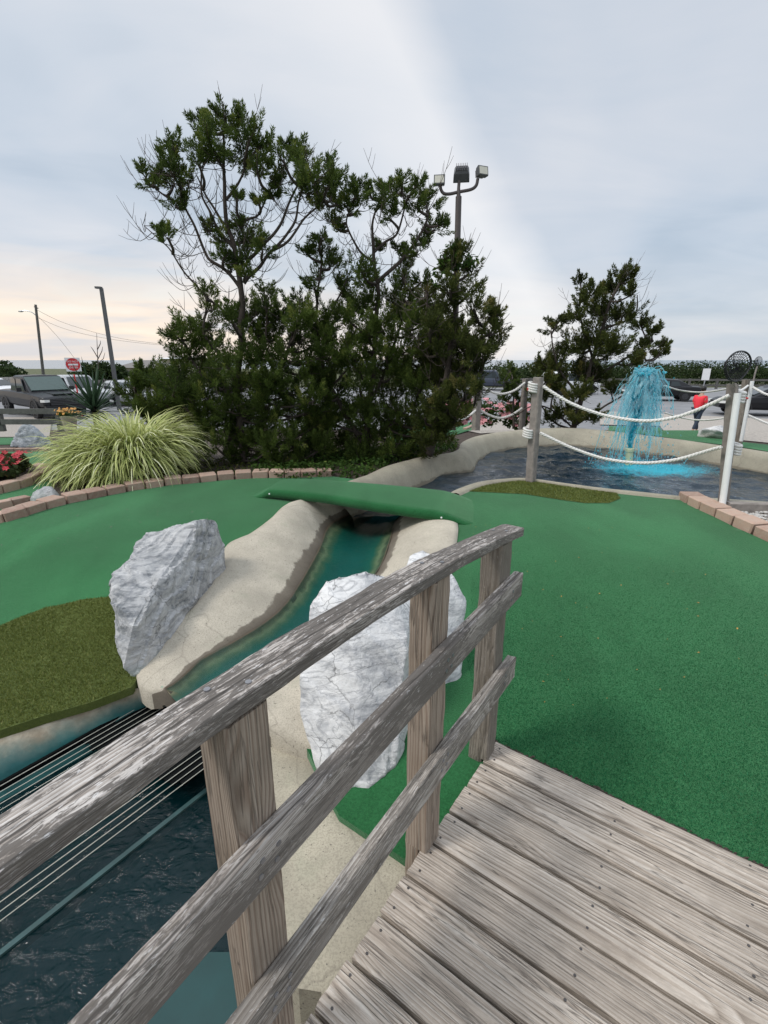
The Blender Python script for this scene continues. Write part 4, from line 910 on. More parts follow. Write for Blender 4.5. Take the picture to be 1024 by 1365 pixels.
backc = [(830, 364, 13), (838, 372, 12), (815, 383, 18), (845, 388, 11), (790, 388, 15), (774, 376, 9), (775, 400, 11), (770, 420, 16), (745, 425, 11), (735, 438, 9), (800, 413, 24), (830, 418, 22), (855, 430, 14), (870, 440, 11), (860, 463, 14), (880, 470, 11), (885, 460, 8), (790, 450, 28), (820, 460, 26), (760, 460, 22), (740, 480, 20), (720, 488, 14), (770, 490, 24), (800, 500, 22), (740, 512, 20), (772, 522, 18), (720, 528, 14), (728, 505, 14), (752, 548, 18), (790, 553, 14), (735, 556, 14), (770, 558, 12), (845, 480, 14), (815, 520, 10)]
cedar('cedar_tree', 'lone spreading cedar beyond the pool behind the roped posts', 11.3, (765, 574), [
    ([(765, 574), (775, 530), (790, 480), (805, 430), (822, 385), (832, 365)], .07, .012), ([(775, 530), (745, 490), (735, 445)], .035, .01), ([(780, 510), (830, 480), (870, 455)], .035, .01), ([(790, 480), (775, 430), (772, 400)], .03, .01), ([(768, 566), (800, 545), (840, 520), (862, 480)], .03, .01), ([(800, 440), (845, 420), (850, 392)], .025, .01), ([(766, 570), (720, 540), (690, 552), (678, 540)], .022, .008), ([(765, 572), (735, 560), (712, 520)], .03, .01)],
    backc, 130, jit=.5, twigs=70, mat='juniper_b', lf=(.12, .24), wid=.011, leaf=.075)
cedar('juniper_bush', 'small upright juniper beside the rope post and pink flowers', 11.8, (684, 572), [([(684, 572), (684, 530), (680, 495)], .03, .008)], [(680, 492, 9), (674, 505, 10), (690, 508, 10), (680, 520, 12), (670, 530, 9), (692, 530, 11), (682, 545, 12), (694, 550, 8)], 130, lf=(.10, .2), wid=.010)

# climbing vine on the pole in front of the floodlight
def leafcloud(n, boxes, size, squash=.5):
    """n leaf quads spread through ellipsoids (c, r)"""
    wts = np.array([b[1][0]*b[1][1]+b[1][0]*b[1][2] for b in boxes]); wts = wts/wts.sum(); idx = RNG.choice(len(boxes), n, p=wts)
    c = np.array([list(b[0]) for b in boxes])[idx]; r = np.array([list(b[1]) for b in boxes])[idx]
    u = unit(RNG.normal(size=(n, 3)))*(RNG.random((n, 1))**.33); p = c+u*r
    nrm = unit(RNG.normal(size=(n, 3))+np.array([0, -.3, .8])+u*.6); t = unit(np.cross(nrm, RNG.normal(size=(n, 3)))); b = np.cross(nrm, t)
    s = size*RNG.uniform(.6, 1.4, (n, 1)); V = np.empty((n, 4, 3)); V[:, 0] = p-t*s; V[:, 1] = p-b*s*squash+nrm*s*.15; V[:, 2] = p+t*s; V[:, 3] = p+b*s*squash+nrm*s*.15
    return V.reshape(-1, 3), np.arange(n*4).reshape(n, 4), np.repeat(np.clip(RNG.normal(.45, .22, n), 0, 1), 4)
V, T, tone = leafcloud(260, [(at(605, 342, 6.85), (.22, .12, .16)), (at(590, 368, 6.85), (.14, .1, .2)), (at(625, 350, 6.9), (.16, .1, .10))], .035)
vine = npobj('vine', V, T, M['ivy'], None, at(605, 345, 6.85), {'tone': tone}); tag(vine, 'yellowish climbing vine trailing over the top of the cedar by the floodlight pole', 'vine')
ivp = [hit(*p) for p in ((392, 640), (446, 636), (480, 640), (520, 622), (566, 612), (606, 603), (612, 592), (560, 590), (440, 604), (330, 622), (345, 636))]
def groundleaves(name, poly, n, hgt, size, mat):
    P = [(p.x, p.y) for p in poly]; xs = [p[0] for p in P]; ys = [p[1] for p in P]; pts = []
    while len(pts) < n: pts += [p for p in RNG.uniform((min(xs), min(ys)), (max(xs), max(ys)), (2000, 2)) if inside(p[0], p[1], P)]
    B = [(Vector((x, y, h(x, y)+hgt*(.5+.5*noise.noise(Vector((x*2.5, y*2.5, 0))))*random.random())), (.03, .03, .02)) for x, y in pts[:n]]
    V, T, tone = leafcloud(n, B, size); return npobj(name, V, T, mat, None, np.array([P[0][0], P[0][1], h(*P[0])]), {'tone': tone}, 'stuff')
groundleaves('ivy_ground_cover', ivp, 6500, .22, .026, M['ivy'])
under = [hit(*p) for p in ((250, 640), (330, 634), (400, 634), (440, 612), (300, 612), (240, 616))]
groundleaves('fallen_leaf_litter', under, 1500, .05, .022, M['juniper_b'])

# striped ornamental grass
def ribbons(n, base, rad, L, W, droop, nseg=7, tilt=(.15, 1.0), bias=(0, 0)):
    a = RNG.uniform(0, 2*np.pi, n); r0 = rad*np.sqrt(RNG.random(n)); o = np.column_stack([np.cos(a), np.sin(a)])
    b = np.column_stack([base[0]+o[:, 0]*r0, base[1]+o[:, 1]*r0, np.full(n, base[2])]); o = unit(o+RNG.normal(0, .45, (n, 2))+np.array(bias))
    l = RNG.uniform(L[0], L[1], n); th = RNG.uniform(tilt[0], tilt[1], n); dr = RNG.uniform(droop[0], droop[1], n); w = W*RNG.uniform(.7, 1.3, n)
    V = np.empty((n, nseg+1, 2, 3)); p = b.copy(); ang = th.copy(); sd = np.column_stack([-o[:, 1], o[:, 0], RNG.normal(0, .3, n)]); sd = unit(sd)
    for i in range(nseg+1):
        f = i/nseg; wi = (w*np.minimum(1, (1-f)*2.4+.06))[:, None]; V[:, i, 0] = p-sd*wi; V[:, i, 1] = p+sd*wi
        st = (l/nseg)[:, None]; p = p+st*np.column_stack([o[:, 0]*np.sin(ang), o[:, 1]*np.sin(ang), np.cos(ang)]); ang = ang+dr/nseg*(.4+1.2*f)
    q = np.arange(nseg); T = np.stack([q*2, q*2+1, q*2+3, q*2+2], 1)[None]+(np.arange(n)*(nseg+1)*2)[:, None, None]
    tone = np.repeat(np.clip(RNG.normal(.58, .27, n), 0, 1), (nseg+1)*2)
    return V.reshape(-1, 3), T.reshape(-1, 4), tone
gc = hit(158, 640); gb = Vector((gc.x-.02, gc.y+.45, h(gc.x, gc.y)))
gr = thing('ornamental_grass', 'large fountain of yellow and white striped grass behind the brick curb', 'grass clump', gb)
parts_ = []
for dx, dy, n, L, tl in ((0, 0, 1100, (.98, 1.38), (.10, .9)), (.10, .15, 700, (.9, 1.2), (.05, .7)), (-.38, -.05, 700, (.65, 1.0), (.2, 1.1)), (.05, -.28, 700, (.6, 1.0), (.25, 1.1)), (.20, -.15, 500, (.55, .85), (.15, .8)), (-.15, -.30, 420, (.45, .8), (.3, 1.2))):
    parts_.append(ribbons(n, (gb.x+dx, gb.y+dy, h(gb.x+dx, gb.y+dy)), .24, (L[0]*.95, L[1]*.94), .0105, (1.6, 2.8), 9, tl))
V = np.concatenate([p[0] for p in parts_]); o_ = np.cumsum([0]+[len(p[0]) for p in parts_[:-1]]); T = np.concatenate([p[1]+k for p, k in zip(parts_, o_)]); tone = np.concatenate([p[2] for p in parts_])
npobj('blades', V, T, M['grassblade'], gr, None, {'tone': tone}, 'stuff')

# yucca: every leaf its own piece
yb = at(128, 560, 10.2); yu = thing('yucca', 'dark spiky yucca behind the striped grass in front of the pickup', 'yucca', yb)
mb = MB(); L_ = .88
for i, f in enumerate((0, .2, .45, .7, 1.0)): w = .036*(1-f)**.7*(.75 if i == 0 else 1)+.001; mb.add([(-w, 0, L_*f), (0, .010*(1-f), L_*f-.004), (w, 0, L_*f)], [])
mb.f = [(i*3+j, i*3+j+1, i*3+j+4, i*3+j+3) for i in range(4) for j in range(2)]; mb.m = [0]*8
yl = mkmesh('leaf', mb.v, mb.f, M['yucca'], smooth=True)
ta = yl.attributes.new('tone', 'FLOAT', 'POINT'); ta.data.foreach_set('value', np.tile([.25, .5, .3], 5).astype(np.float32))
for i in range(85):
    o = bpy.data.objects.new('leaf', yl); COL.objects.link(o); o.parent = yu; el = (i/84)**.7; a_ = i*2.39996+random.uniform(-.2, .2)
    o.location = (0, 0, .12+.28*(1-el)*random.random()+.1*(1-el)); o.rotation_euler = (R(14+92*el+random.uniform(-8, 8)), 0, a_); o.scale = (1, 1, random.uniform(.8, 1.12))
obj('stem', MB().tube([yb-UP*.5, yb+UP*.3], [.06, .05], 8), M['bark'], yu)

# flowers
def flowers(pts, size, k=6):
    mb = MB()
    for p in pts:
        n_ = Vector((random.gauss(0, .4), random.gauss(-.5, .3), random.gauss(.8, .3))).normalized(); t = n_.orthogonal().normalized(); b_ = n_.cross(t); s = size*random.uniform(.7, 1.25)
        for i in range(k):
            a0, a1 = 2*math.pi*i/k, 2*math.pi*(i+.85)/k; am = (a0+a1)/2
            mb.add([p, p+(t*math.cos(a0)+b_*math.sin(a0))*s*.75+n_*s*.22, p+(t*math.cos(am)+b_*math.sin(am))*s+n_*s*.10, p+(t*math.cos(a1)+b_*math.sin(a1))*s*.75+n_*s*.22], [(0, 1, 2, 3)])
    return mb
bc = Vector((cx_, cy_, h(cx_, cy_)+.10)); bg = thing('begonia_bed', 'red flowering begonias growing in the round brick planter', 'flowers', bc)
B = [(bc+Vector((x*(rx-.22), y*(ry-.25), .10)), (.13, .13, .12)) for x, y in ((math.cos(a)*r_, math.sin(a)*r_) for a, r_ in ((random.uniform(0, 6.28), random.random()**.5) for _ in range(26)))]
V, T, tone = leafcloud(1500, B, .034, .7); npobj('leaves', V, T, M['flowerleaf'], bg, None, {'tone': tone})
obj('blossoms', flowers([Vector(b[0])+Vector((random.uniform(-.13, .13), random.uniform(-.13, .08), random.uniform(.04, .16))) for b in B for _ in range(4)], .036), M['petalred'], bg)
pc = hit(90, 563); pc = at(92, 558, 13.5); tub = thing('flower_tub', 'round tub of orange and yellow flowers by the rail fence', 'planter', pc-UP*.35)
mb = MB(); prof = [(.14, -.30), (.19, -.02), (.21, .05), (.21, .08), (.18, .08)]
mb.loft([[pc+Vector((r_*math.cos(a), r_*math.sin(a), z)) for a in [2*math.pi*i/20 for i in range(20)]] for r_, z in prof], True); obj('tub', mb, M['terracotta'], tub, smooth=True)
V, T, tone = leafcloud(700, [(pc+UP*.14, (.27, .24, .11))], .035); npobj('leaves', V, T, M['ivy'], tub, None, {'tone': tone})
obj('blossoms', flowers([pc+Vector((random.gauss(0, .13), random.gauss(-.05, .11), random.uniform(.14, .28))) for _ in range(90)], .038), M['petalorange'], tub)
for px, py, w_, lab in ((646, 548, .55, 'pink flowering bush between the two far rope posts'), (606, 548, .45, 'pink flowers showing behind the cedar beside the pale boulder'), (688, 552, .4, 'pink blooms at the foot of the small upright juniper')):
    p = at(px, py+8, 13.0); f_ = thing('flower_bush', lab, 'flowers', p-UP*.15)
    V, T, tone = leafcloud(600, [(p+UP*.12, (w_, .4, .38))], .06); npobj('leaves', V, T, M['ivy'], f_, None, {'tone': tone})
    obj('blossoms', flowers([p+Vector((random.uniform(-w_, w_), random.uniform(-.45, -.1), random.uniform(-.1, .5))) for _ in range(34)], .085), M['petalpink'], f_)
# ------------------------------------------------------------------ pool, fountain, ropes
ri = [onz(*p, PL) for p in ((470, 690), (500, 674), (524, 662), (574, 641), (596, 632.5), (628, 628), (636, 618), (646, 608), (676, 599), (720, 595), (760, 594), (860, 604), (960, 620), (1024, 632), (1120, 655))]
A = resample(smooth_line(rim_out, 6), 110); B = resample(smooth_line(ri, 6), 110); rings = []
for i, (a_, b_) in enumerate(zip(A, B)):
    dn = b_-a_; dn.z = 0; L_ = dn.length; dn.normalize(); zt = a_.z+.05; pr = []
    for t, z in ((-.10, a_.z-.15), (-.02, a_.z+.0), (0.02, zt-.012), (.10, zt), (.32, zt-.004), (.52, zt-.03), (.70, zt-(zt-PL)*.36), (.85, zt-(zt-PL)*.70), (1.0, PL), (1.06, PL-.15), (1.08, PL-.7)):
        q = a_+dn*L_*t; q.z = z; q += dn*noise.noise(q*2.2)*.03+UP*noise.noise(q*3)*.006; pr.append(q)
    rings.append(pr)
mb = MB().loft(rings); gl = [0, .05, .1, .15, .25, .35, .48, .60, .74, .95, 1]; mb.g = [(i*.1, gl[j], 0) for i in range(110) for j in range(11)]
struct('pool_rim', mb, M['rim'], True)
nr = [hit(*p, .03) for p in ((596, 658), (612, 650), (640, 641.5), (680, 637.5), (706, 637.5), (746, 643), (800, 650), (850, 655), (906, 661), (960, 664), (1024, 668.5), (1130, 676))]
no_ = [hit(*p, .01) for p in ((612, 660), (628, 653), (650, 646), (684, 641), (708, 641), (746, 646.5), (800, 654), (850, 659.5), (906, 665), (960, 670), (1024, 675), (1130, 684))]
A = resample(smooth_line(no_, 6), 90); B = resample(smooth_line(nr, 6), 90); rings = []
for a_, b_ in zip(A, B):
    dn = (b_-a_); dn.z = 0; dn.normalize()
    rings.append([a_-dn*.02+UP*-.03, a_+UP*.012, a_.lerp(b_, .25)+UP*.022, a_.lerp(b_, .8)+UP*.008, b_+UP*-.01, b_+dn*.05+UP*-.05, b_+dn*.10+UP*-.5])
mb = MB().loft(rings); mb.f = [f[::-1] for f in mb.f]; mb.g = [(0, [0, .1, .2, .3, .5, .9, 1][j], 0) for i in range(90) for j in range(7)]; struct('pool_edge', mb, M['rim'], True)
pw = [p.xy for p in B]; inner = [p.xy for p in resample(smooth_line(ri, 6), 80)]
poly = [(p.x, p.y) for p in [b+(b-a).normalized()*.0 for a, b in zip(A, B)]]; poly = poly+[(q.x, q.y) for q in inner[::-1]]
def wave(x, y):
    f = max(0, 1-math.hypot(x-fc.x, y-fc.y)/3.2); q = Vector((x, y, 0))
    return PL+(.034+.016*f)*(noise.noise(q*2.7)+.5*noise.noise(q*6.4+Vector((3, 1, 5))))+.006*f*math.sin(math.hypot(x-fc.x, y-fc.y)*16)
fc = onz(838, 620, PL)
mb = sheet(poly, .05, wave)
o = struct('pool_water', mb, M['poolwater'], True)
N_ = len(mb.v); fo = np.zeros(N_)
for i, p in enumerate(mb.v):
    dx, dy = p.x-fc.x-.25, p.y-fc.y+.25; fo[i] = max(0, 1-math.sqrt((dx/1.75)**2+(dy/1.1)**2))
fa = o.data.attributes.new('foam', 'FLOAT', 'POINT'); fa.data.foreach_set('value', fo.astype(np.float32))
struct('pool_bed', MB().add([(x, y, -.72) for x, y in ((-1.2, 4.4), (9, 4.4), (9, 12), (-1.2, 12))], [(0, 1, 2, 3)]), M['poolbed'])

# fountain
FY = fc.y; ft = thing('fountain', 'turquoise dyed water jet spouting from a cream nozzle in the pool', 'fountain', fc)
nz = MB(); c0 = at(838, 622, FY); c1 = at(839.5, 597, FY)
nz.tube([c0+UP*-.3, c0, c0.lerp(c1, .78)], .058, 14); nz.tube([c0.lerp(c1, .78), c0.lerp(c1, .82), c0.lerp(c1, .96), c1], [.058, .070, .070, .05], 14); obj('nozzle', nz, M['pvc_cream'], ft, smooth=False)
path = [at(*q, FY) for q in ((840, 598), (843, 575), (848, 550), (852, 525), (857, 505), (862, 494))]; path = smooth_line(path, 10); jt = MB()
def wobble_tube(P, rads, n, amp, fr, seed):
    m_ = MB(); m_.tube(P, rads, n)
    for i, v in enumerate(m_.v): m_.v[i] = v+Vector((noise.noise(v*fr+Vector((seed, 0, 0))), noise.noise(v*fr+Vector((0, seed, 0))), noise.noise(v*fr+Vector((0, 0, seed)))))*amp
    return m_
SV, ST, SN = [], [], 0; tones = []
def addmb(m_, tone, ts):
    tones.extend([min(1, max(0, tone+random.gauss(0, ts))) for _ in m_.v])
    global SN
    SV.extend(m_.v); ST.extend([tuple(i+SN for i in f) for f in m_.f]); SN += len(m_.v)
for sd in range(16):
    off = Vector((random.gauss(0, .038), random.gauss(0, .03), 0)); n = len(path)
    m_ = wobble_tube([p+off*(.3+i/n*1.5) for i, p in enumerate(path)], [(.010+.016*(i/n))*(.5+random.random()) for i in range(n)], 7, .045, 10, sd*3.3); addmb(m_, random.choice((.15, .35, .5, .75)), .08)
top = at(862, 493, FY); g_ = 9.8
def finish_soup(name, mat):
    V = np.array([list(v) for v in SV]); tri = []
    for f in ST:
        for i in range(1, len(f)-1): tri.append((f[0], f[i], f[i+1]))
    return npobj(name, V, np.array(tri), M[mat], ft, None, {'tone': np.array(tones)}, smooth=True)
for k in range(22):                                # the boiling crown of the jet
    c = top+Vector((random.gauss(-.02, .10), random.gauss(0, .09), random.gauss(-.03, .035))); m_ = MB(); m_.ball(c, random.uniform(.02, .04), 8, 6, 0, (1.2, 1, .75))
    for i, v in enumerate(m_.v): m_.v[i] = v+Vector((noise.noise(v*14), noise.noise(v*14+Vector((5, 0, 0))), noise.noise(v*14+Vector((0, 5, 0)))))*.03
    addmb(m_, .5, .2)
finish_soup('jet', 'fountain'); SV, ST, SN, tones = [], [], 0, []
for k in range(430):                               # sheets and threads falling back
    a_ = random.uniform(0, 6.283); v0 = random.uniform(.15, 1.0); vx, vy = math.cos(a_)*v0*1.15-.05, math.sin(a_)*v0*.8; vz = random.uniform(.0, 1.1)
    p0 = top+Vector((random.gauss(0, .06), random.gauss(0, .06), random.uniform(-.10, .02))); tmax = (vz+math.sqrt(vz*vz+2*g_*(p0.z-PL)))/g_
    t0 = random.uniform(0, .72)*tmax if k % 4 else 0; t1 = min(tmax, t0+random.uniform(.12, .42)*tmax*(1.4 if k % 4 == 0 else 1)); P = []
    for i in range(10): t = t0+(t1-t0)*i/9; P.append(p0+Vector((vx*t, vy*t, vz*t-.5*g_*t*t)))
    P = [p+Vector((noise.noise(p*7+Vector((k, 0, 0))), noise.noise(p*7+Vector((0, k, 0))), noise.noise(p*7)))*.06 for p in P]
    rr_ = random.uniform(.003, .0085)
    m_ = wobble_tube(P, [rr_*(.4+random.random())*(1-.5*abs(i/9-.4)) for i in range(10)], 5, .012, 25, k); addmb(m_, random.uniform(.6, 1.0), .08)
for k in range(120):                               # torn glassy veils
    a_ = random.uniform(0, 6.283); v0 = random.uniform(.2, 1.0); vx, vy = math.cos(a_)*v0*1.15-.05, math.sin(a_)*v0*.8; vz = random.uniform(.2, .9); p0 = top+Vector((random.gauss(0, .05), random.gauss(0, .05), -.03))
    tmax = (vz+math.sqrt(vz*vz+2*g_*(p0.z-PL)))/g_; t0 = random.uniform(.05, .65)*tmax; t1 = t0+random.uniform(.12, .3)*tmax; w_ = random.uniform(.015, .05); m_ = MB(); rg = []
    for i in range(9):
        t = t0+(t1-t0)*i/8; p = p0+Vector((vx*t, vy*t, vz*t-.5*g_*t*t)); sd_ = Vector((-math.sin(a_), math.cos(a_), .2))*w_*math.sin(math.pi*(i+.3)/8.6)
        rg.append([p+sd_*q+Vector((noise.noise(p*9+Vector((q, k, 0))), noise.noise(p*9+Vector((k, q, 0))), noise.noise(p*9)))*.04 for q in (-1, -.4, .3, 1)])
    m_.loft(rg); addmb(m_, random.uniform(.75, 1.0), .05)
for k in range(900):                               # drops
    a_ = random.uniform(0, 6.283); v0 = random.uniform(.15, 1.15); vz = random.uniform(-.1, 1.1); p0 = top+Vector((random.gauss(0, .06), random.gauss(0, .06), random.uniform(-.2, .02)))
    tmax = (vz+math.sqrt(vz*vz+2*g_*max(.1, p0.z-PL)))/g_; t = tmax*random.random()**.8; p = p0+Vector((math.cos(a_)*v0*1.15*t, math.sin(a_)*v0*.8*t, vz*t-.5*g_*t*t))
    if p.z < PL+.01: continue
    m_ = MB(); s_ = random.choice((.004, .006, .008, .010)); m_.ball(p, s_, 5, 4, 0, (1, 1, random.uniform(1, 2.2))); addmb(m_, random.uniform(.35, 1.0), .04)
for k in range(170):                               # splash crown where it lands
    a_ = random.uniform(0, 6.283); r_ = random.uniform(.15, .75); p = fc+Vector((math.cos(a_)*r_*1.2+.1, math.sin(a_)*r_*.8, random.random()**2*.22+.01)); m_ = MB(); m_.ball(p, random.uniform(.006, .014), 5, 4, 0, (1, 1, random.uniform(1, 2.5))); addmb(m_, random.uniform(.3, 1), .05)
finish_soup('spray', 'fountain')

# posts and ropes
def rpost(label, base, topp, w, mat='greywood', yaw=.6, seed=1):
    n = 26; ax = (topp-base); s_ = Vector((math.cos(yaw), math.sin(yaw), 0)); t = ax.normalized(); f_ = t.cross(s_).normalized()
    mb = plank(lin(base-t*.12, topp, n), s_, f_, w, w*.96, .002, .010, 5, seed, .006); return tag(obj('rope_post', mb, M[mat], None, base), label, 'post', 'weathered timber posts carrying white ropes')
PAb, PAt = hit(707, 642), None; PAt = at(718, 503, PAb.y); rpost('weathered rope post on the olive turf at the near edge of the pool', PAb, PAt, .105, 'greywood', .75, 2)
PBb = hit(964, 674); PBt = at(977, 512, PBb.y); rpost('leaning rope post holding the white pipe beside the stepped bricks', PBb, PBt, .085, 'greywood', .5, 3)
PCb = at(984, 594, 8.7); PCt = at(995, 506, 8.7); rpost('dark rope post across the pool with a thin net pole behind the white pipe', PCb, PCt, .10, 'old_post', .5, 4)
PDb = at(695, 575, 11.6); PDt = at(701, 505, 11.6); rpost('slim rope post just left of the near pool post, beyond the water', PDb, PDt, .12, 'greywood', .5, 5)
PEb = at(634, 577, 11.2); PEt = at(637, 518, 11.2); rpost('rope post standing where the back rim curves left of the pool', PEb, PEt, .15, 'greywood', .5, 6)
PFb = at(589, 590, 10.2); PFt = at(591, 548, 10.2); rpost('short dark rope post under the cedar branches', PFb, PFt, .11, 'old_post', .5, 7)
PGb = at(861, 583, 11.2); PGt = at(863, 560, 11.2); rpost('stub of a dark post directly behind the fountain', PGb, PGt, .14, 'old_post', .5, 8)
def rope(label, pts, r, twist=.11, knots=(), tape=()):
    P = resample(smooth_line(pts, 14), max(40, int(sum((Vector(pts[i+1])-Vector(pts[i])).length for i in range(len(pts)-1))/.016))); mb = MB(); L_ = 0; Ls = [0]
    for i in range(1, len(P)): L_ += (P[i]-P[i-1]).length; Ls.append(L_)
    for k in range(3):
        Q = []
        for i, p in enumerate(P):
            t = (P[min(i+1, len(P)-1)]-P[max(i-1, 0)]).normalized(); a_ = t.cross(UP).normalized(); b_ = a_.cross(t); ph = 2*math.pi*(Ls[i]/twist+k/3); Q.append(p+(a_*math.cos(ph)+b_*math.sin(ph))*r*.52)
        mb.tube(Q, r*.56, 6)
    o = tag(obj('rope', mb, M['rope'], None, P[0], True), label, 'rope', 'white ropes slung between the posts')
    for c, s_ in knots:
        kb = MB()
        for k in range(4): a_ = R(25*k-40); ax = Vector((math.cos(.6), math.sin(.6), 0)); kb.tube([c+UP*(.028*(k-1.5))+(ax*math.cos(t)*s_+Vector((-ax.y, ax.x, .25)) *math.sin(t)*s_) for t in [2*math.pi*j/16 for j in range(17)]], r*.8, 6, cap=False)
        obj('knot', kb, M['rope'], o, smooth=True)
    for a_, b_ in tape: obj('red_tape', MB().tube([a_, b_], r*1.05, 8), M['red'], o)
    return o
YA, YB = PAb.y, PBb.y
def rp(px, py, f): return at(px, py, YA-.05+(YB-YA)*f)
kA1, kA2 = at(711, 516, YA), at(704, 577, YA)
rope('upper thick white rope sagging from the pool post to the white pipe post', [rp(*q) for q in ((724, 515, 0), (760, 537, .15), (800, 552, .3), (835, 559, .45), (868, 561, .57), (905, 555, .7), (940, 542, .86), (972, 527, 1))], .019, .11, ((kA1, .055), (at(985, 528, YB+.05), .05)), ((at(703, 519, YA), at(708.5, 518, YA)),))
rope('lower thick white rope sagging just above the pool water', [rp(*q) for q in ((720, 577, 0), (760, 596, .15), (800, 610, .3), (835, 616, .45), (868, 617, .57), (905, 612, .7), (940, 602, .86), (962, 596, 1))], .019, .11, ((kA2, .055), (at(980, 598, YB+.05), .05)), ((at(699, 578, YA), at(704.5, 577, YA)),))
rope('upper rope between the two far posts left of the pool', [at(*q) for q in ((700, 510, 11.5), (685, 521, 11.45), (668, 525, 11.4), (652, 521, 11.3), (640, 512, 11.2))], .026, .16)
rope('lower rope between the two far posts left of the pool', [at(*q) for q in ((696, 544, 11.5), (682, 553, 11.45), (667, 557, 11.4), (652, 553, 11.3), (638, 545, 11.2))], .026, .16)
rope('white rope running from the rim post towards the cedar branches', [at(*q) for q in ((634, 547, 11.1), (624, 555, 10.9), (612, 560, 10.6), (600, 560, 10.3), (592, 557, 10.2))], .024, .16)
rope('upper rope leaving the dark far post to the right edge', [at(*q) for q in ((1000, 514, 8.6), (1012, 521, 8.4), (1026, 527, 8.2), (1060, 533, 7.8), (1100, 531, 7.4))], .020, .13)
rope('lower rope leaving the dark far post to the right edge', [at(*q) for q in ((994, 552, 8.6), (1010, 559, 8.4), (1026, 565, 8.2), (1060, 571, 7.8), (1100, 570, 7.4))], .020, .13)
rope('thin upper rope far behind the fountain leading to the dark post', [at(*q) for q in ((886, 514, 12.5), (905, 520, 11.8), (930, 523, 10.9), (955, 521, 10.1), (990, 514, 8.75))], .018, .14)
rope('thin lower rope far behind the fountain leading to the dark post', [at(*q) for q in ((886, 550, 12.5), (905, 556, 11.8), (930, 560, 10.9), (955, 559, 10.1), (987, 553, 8.75))], .018, .14)
rope('short rope tied from the white pipe post to the dark post', [at(*q) for q in ((980, 519, YB+.1), (986, 521, 6.2), (992, 518, 7.5), (997, 514, 8.6))], .016, .12, (), ((at(992, 531, 8.4), at(997, 531, 8.4)),))

# retrieval nets standing in pipes
def ballnet(label, pipe, r, hoop, hr, Yp, mat='pvc'):
    a_, b_ = pipe; t = thing('ball_net', label, 'net', a_); mb = MB(); ax = (b_-a_).normalized(); x_ = ax.orthogonal().normalized(); y_ = ax.cross(x_)
    pts = [[p+(x_*math.cos(2*math.pi*j/16)+y_*math.sin(2*math.pi*j/16))*q for j in range(16)] for p, q in ((a_, r*.8), (a_, r), (b_, r), (b_, r*.8), (a_.lerp(b_, .9), r*.8))]
    mb.loft(pts, True); obj('pipe', mb, M[mat], t, smooth=False)
    c = hoop; tp = c-UP*hr*1.05
    obj('pole', MB().tube([a_.lerp(b_, .3), b_.lerp(tp, .5)+Vector((.004, 0, 0)), tp], r*.42, 8), M['greywood'], t)
    ring = [c+Vector((hr*1.08*math.cos(th)*(1-.16*max(0, -math.sin(th))), .45*hr*math.cos(th), hr*(.95*math.sin(th) if math.sin(th) < 0 else .82*math.sin(th)))) for th in [2*math.pi*j/36 for j in range(37)]]
    obj('hoop', MB().tube(ring, hr*.045, 6, cap=False), M['black'], t, smooth=True)
    nt_ = MB(); back = Vector((.35, .9, -.05)).normalized(); G = []
    for j in range(7):
        f = j/6; G.append([p.lerp(c+back*hr*.9, 0)*1 if j == 0 else (c+(p-c)*math.cos(f*1.45)+back*hr*.8*math.sin(f*1.5)+UP*-.12*hr*f+Vector((noise.noise(p*9), 0, noise.noise(p*7)))*.02) for p in ring[:-1]])
    for row in G[1:]: nt_.tube(row+[row[0]], hr*.019, 3, cap=False)
    for k in range(0, 36, 1): nt_.tube([row[k] for row in G], hr*.019, 3, cap=False)
    obj('netting', nt_, M['net'], t); return t
ballnet('white pipe holding a wooden pole with a large black hoop net', (hit(962, 679, .02), at(983.5, 524, YB-.10)), .031, at(984.5, 487, YB-.08), .160, YB)
ballnet('pale pole with a small folded black net behind the dark rope post', (at(988, 588, 8.55), at(1003, 508, 8.55)), .030, at(1011, 481, 8.6), .085, 8.6)
# timber edging and pebbles by the white pipe
mb = plank(lin(hit(968, 681), hit(1075, 684), 20), Vector((0, 1, 0)), UP, .09, .19, .003, .008, 5, 5); tag(obj('timber_edging', mb, M['greywood'], None, hit(1000, 682)), 'grey timber edging board between the pool edge and pebbles', 'edging')
pm = MB(); P_ = [tuple(p) for p in gv]
for _ in range(900):
    q = (random.uniform(min(p[0] for p in P_), max(p[0] for p in P_)), random.uniform(min(p[1] for p in P_), max(p[1] for p in P_)))
    if inside(q[0], q[1], P_):
        r_ = random.uniform(.010, .026); m_ = MB(); m_.ball((0, 0, 0), r_, 6, 4, 0, (random.uniform(.8, 1.4), random.uniform(.7, 1.1), .6)); a_ = random.random()*6.28; rot = Matrix.Rotation(a_, 3, 'Z')
        pm.add([rot @ v+Vector((q[0], q[1], h(*q)+r_*.4)) for v in m_.v], m_.f)
obj('pebbles', pm, M['pebble'], None, None, True, 'stuff')
# ------------------------------------------------------------------ beyond the course
G0 = -1.0
def far(px, y, z=G0): r = ray(px, 500); return Vector((r.x*y/r.y, y, z))
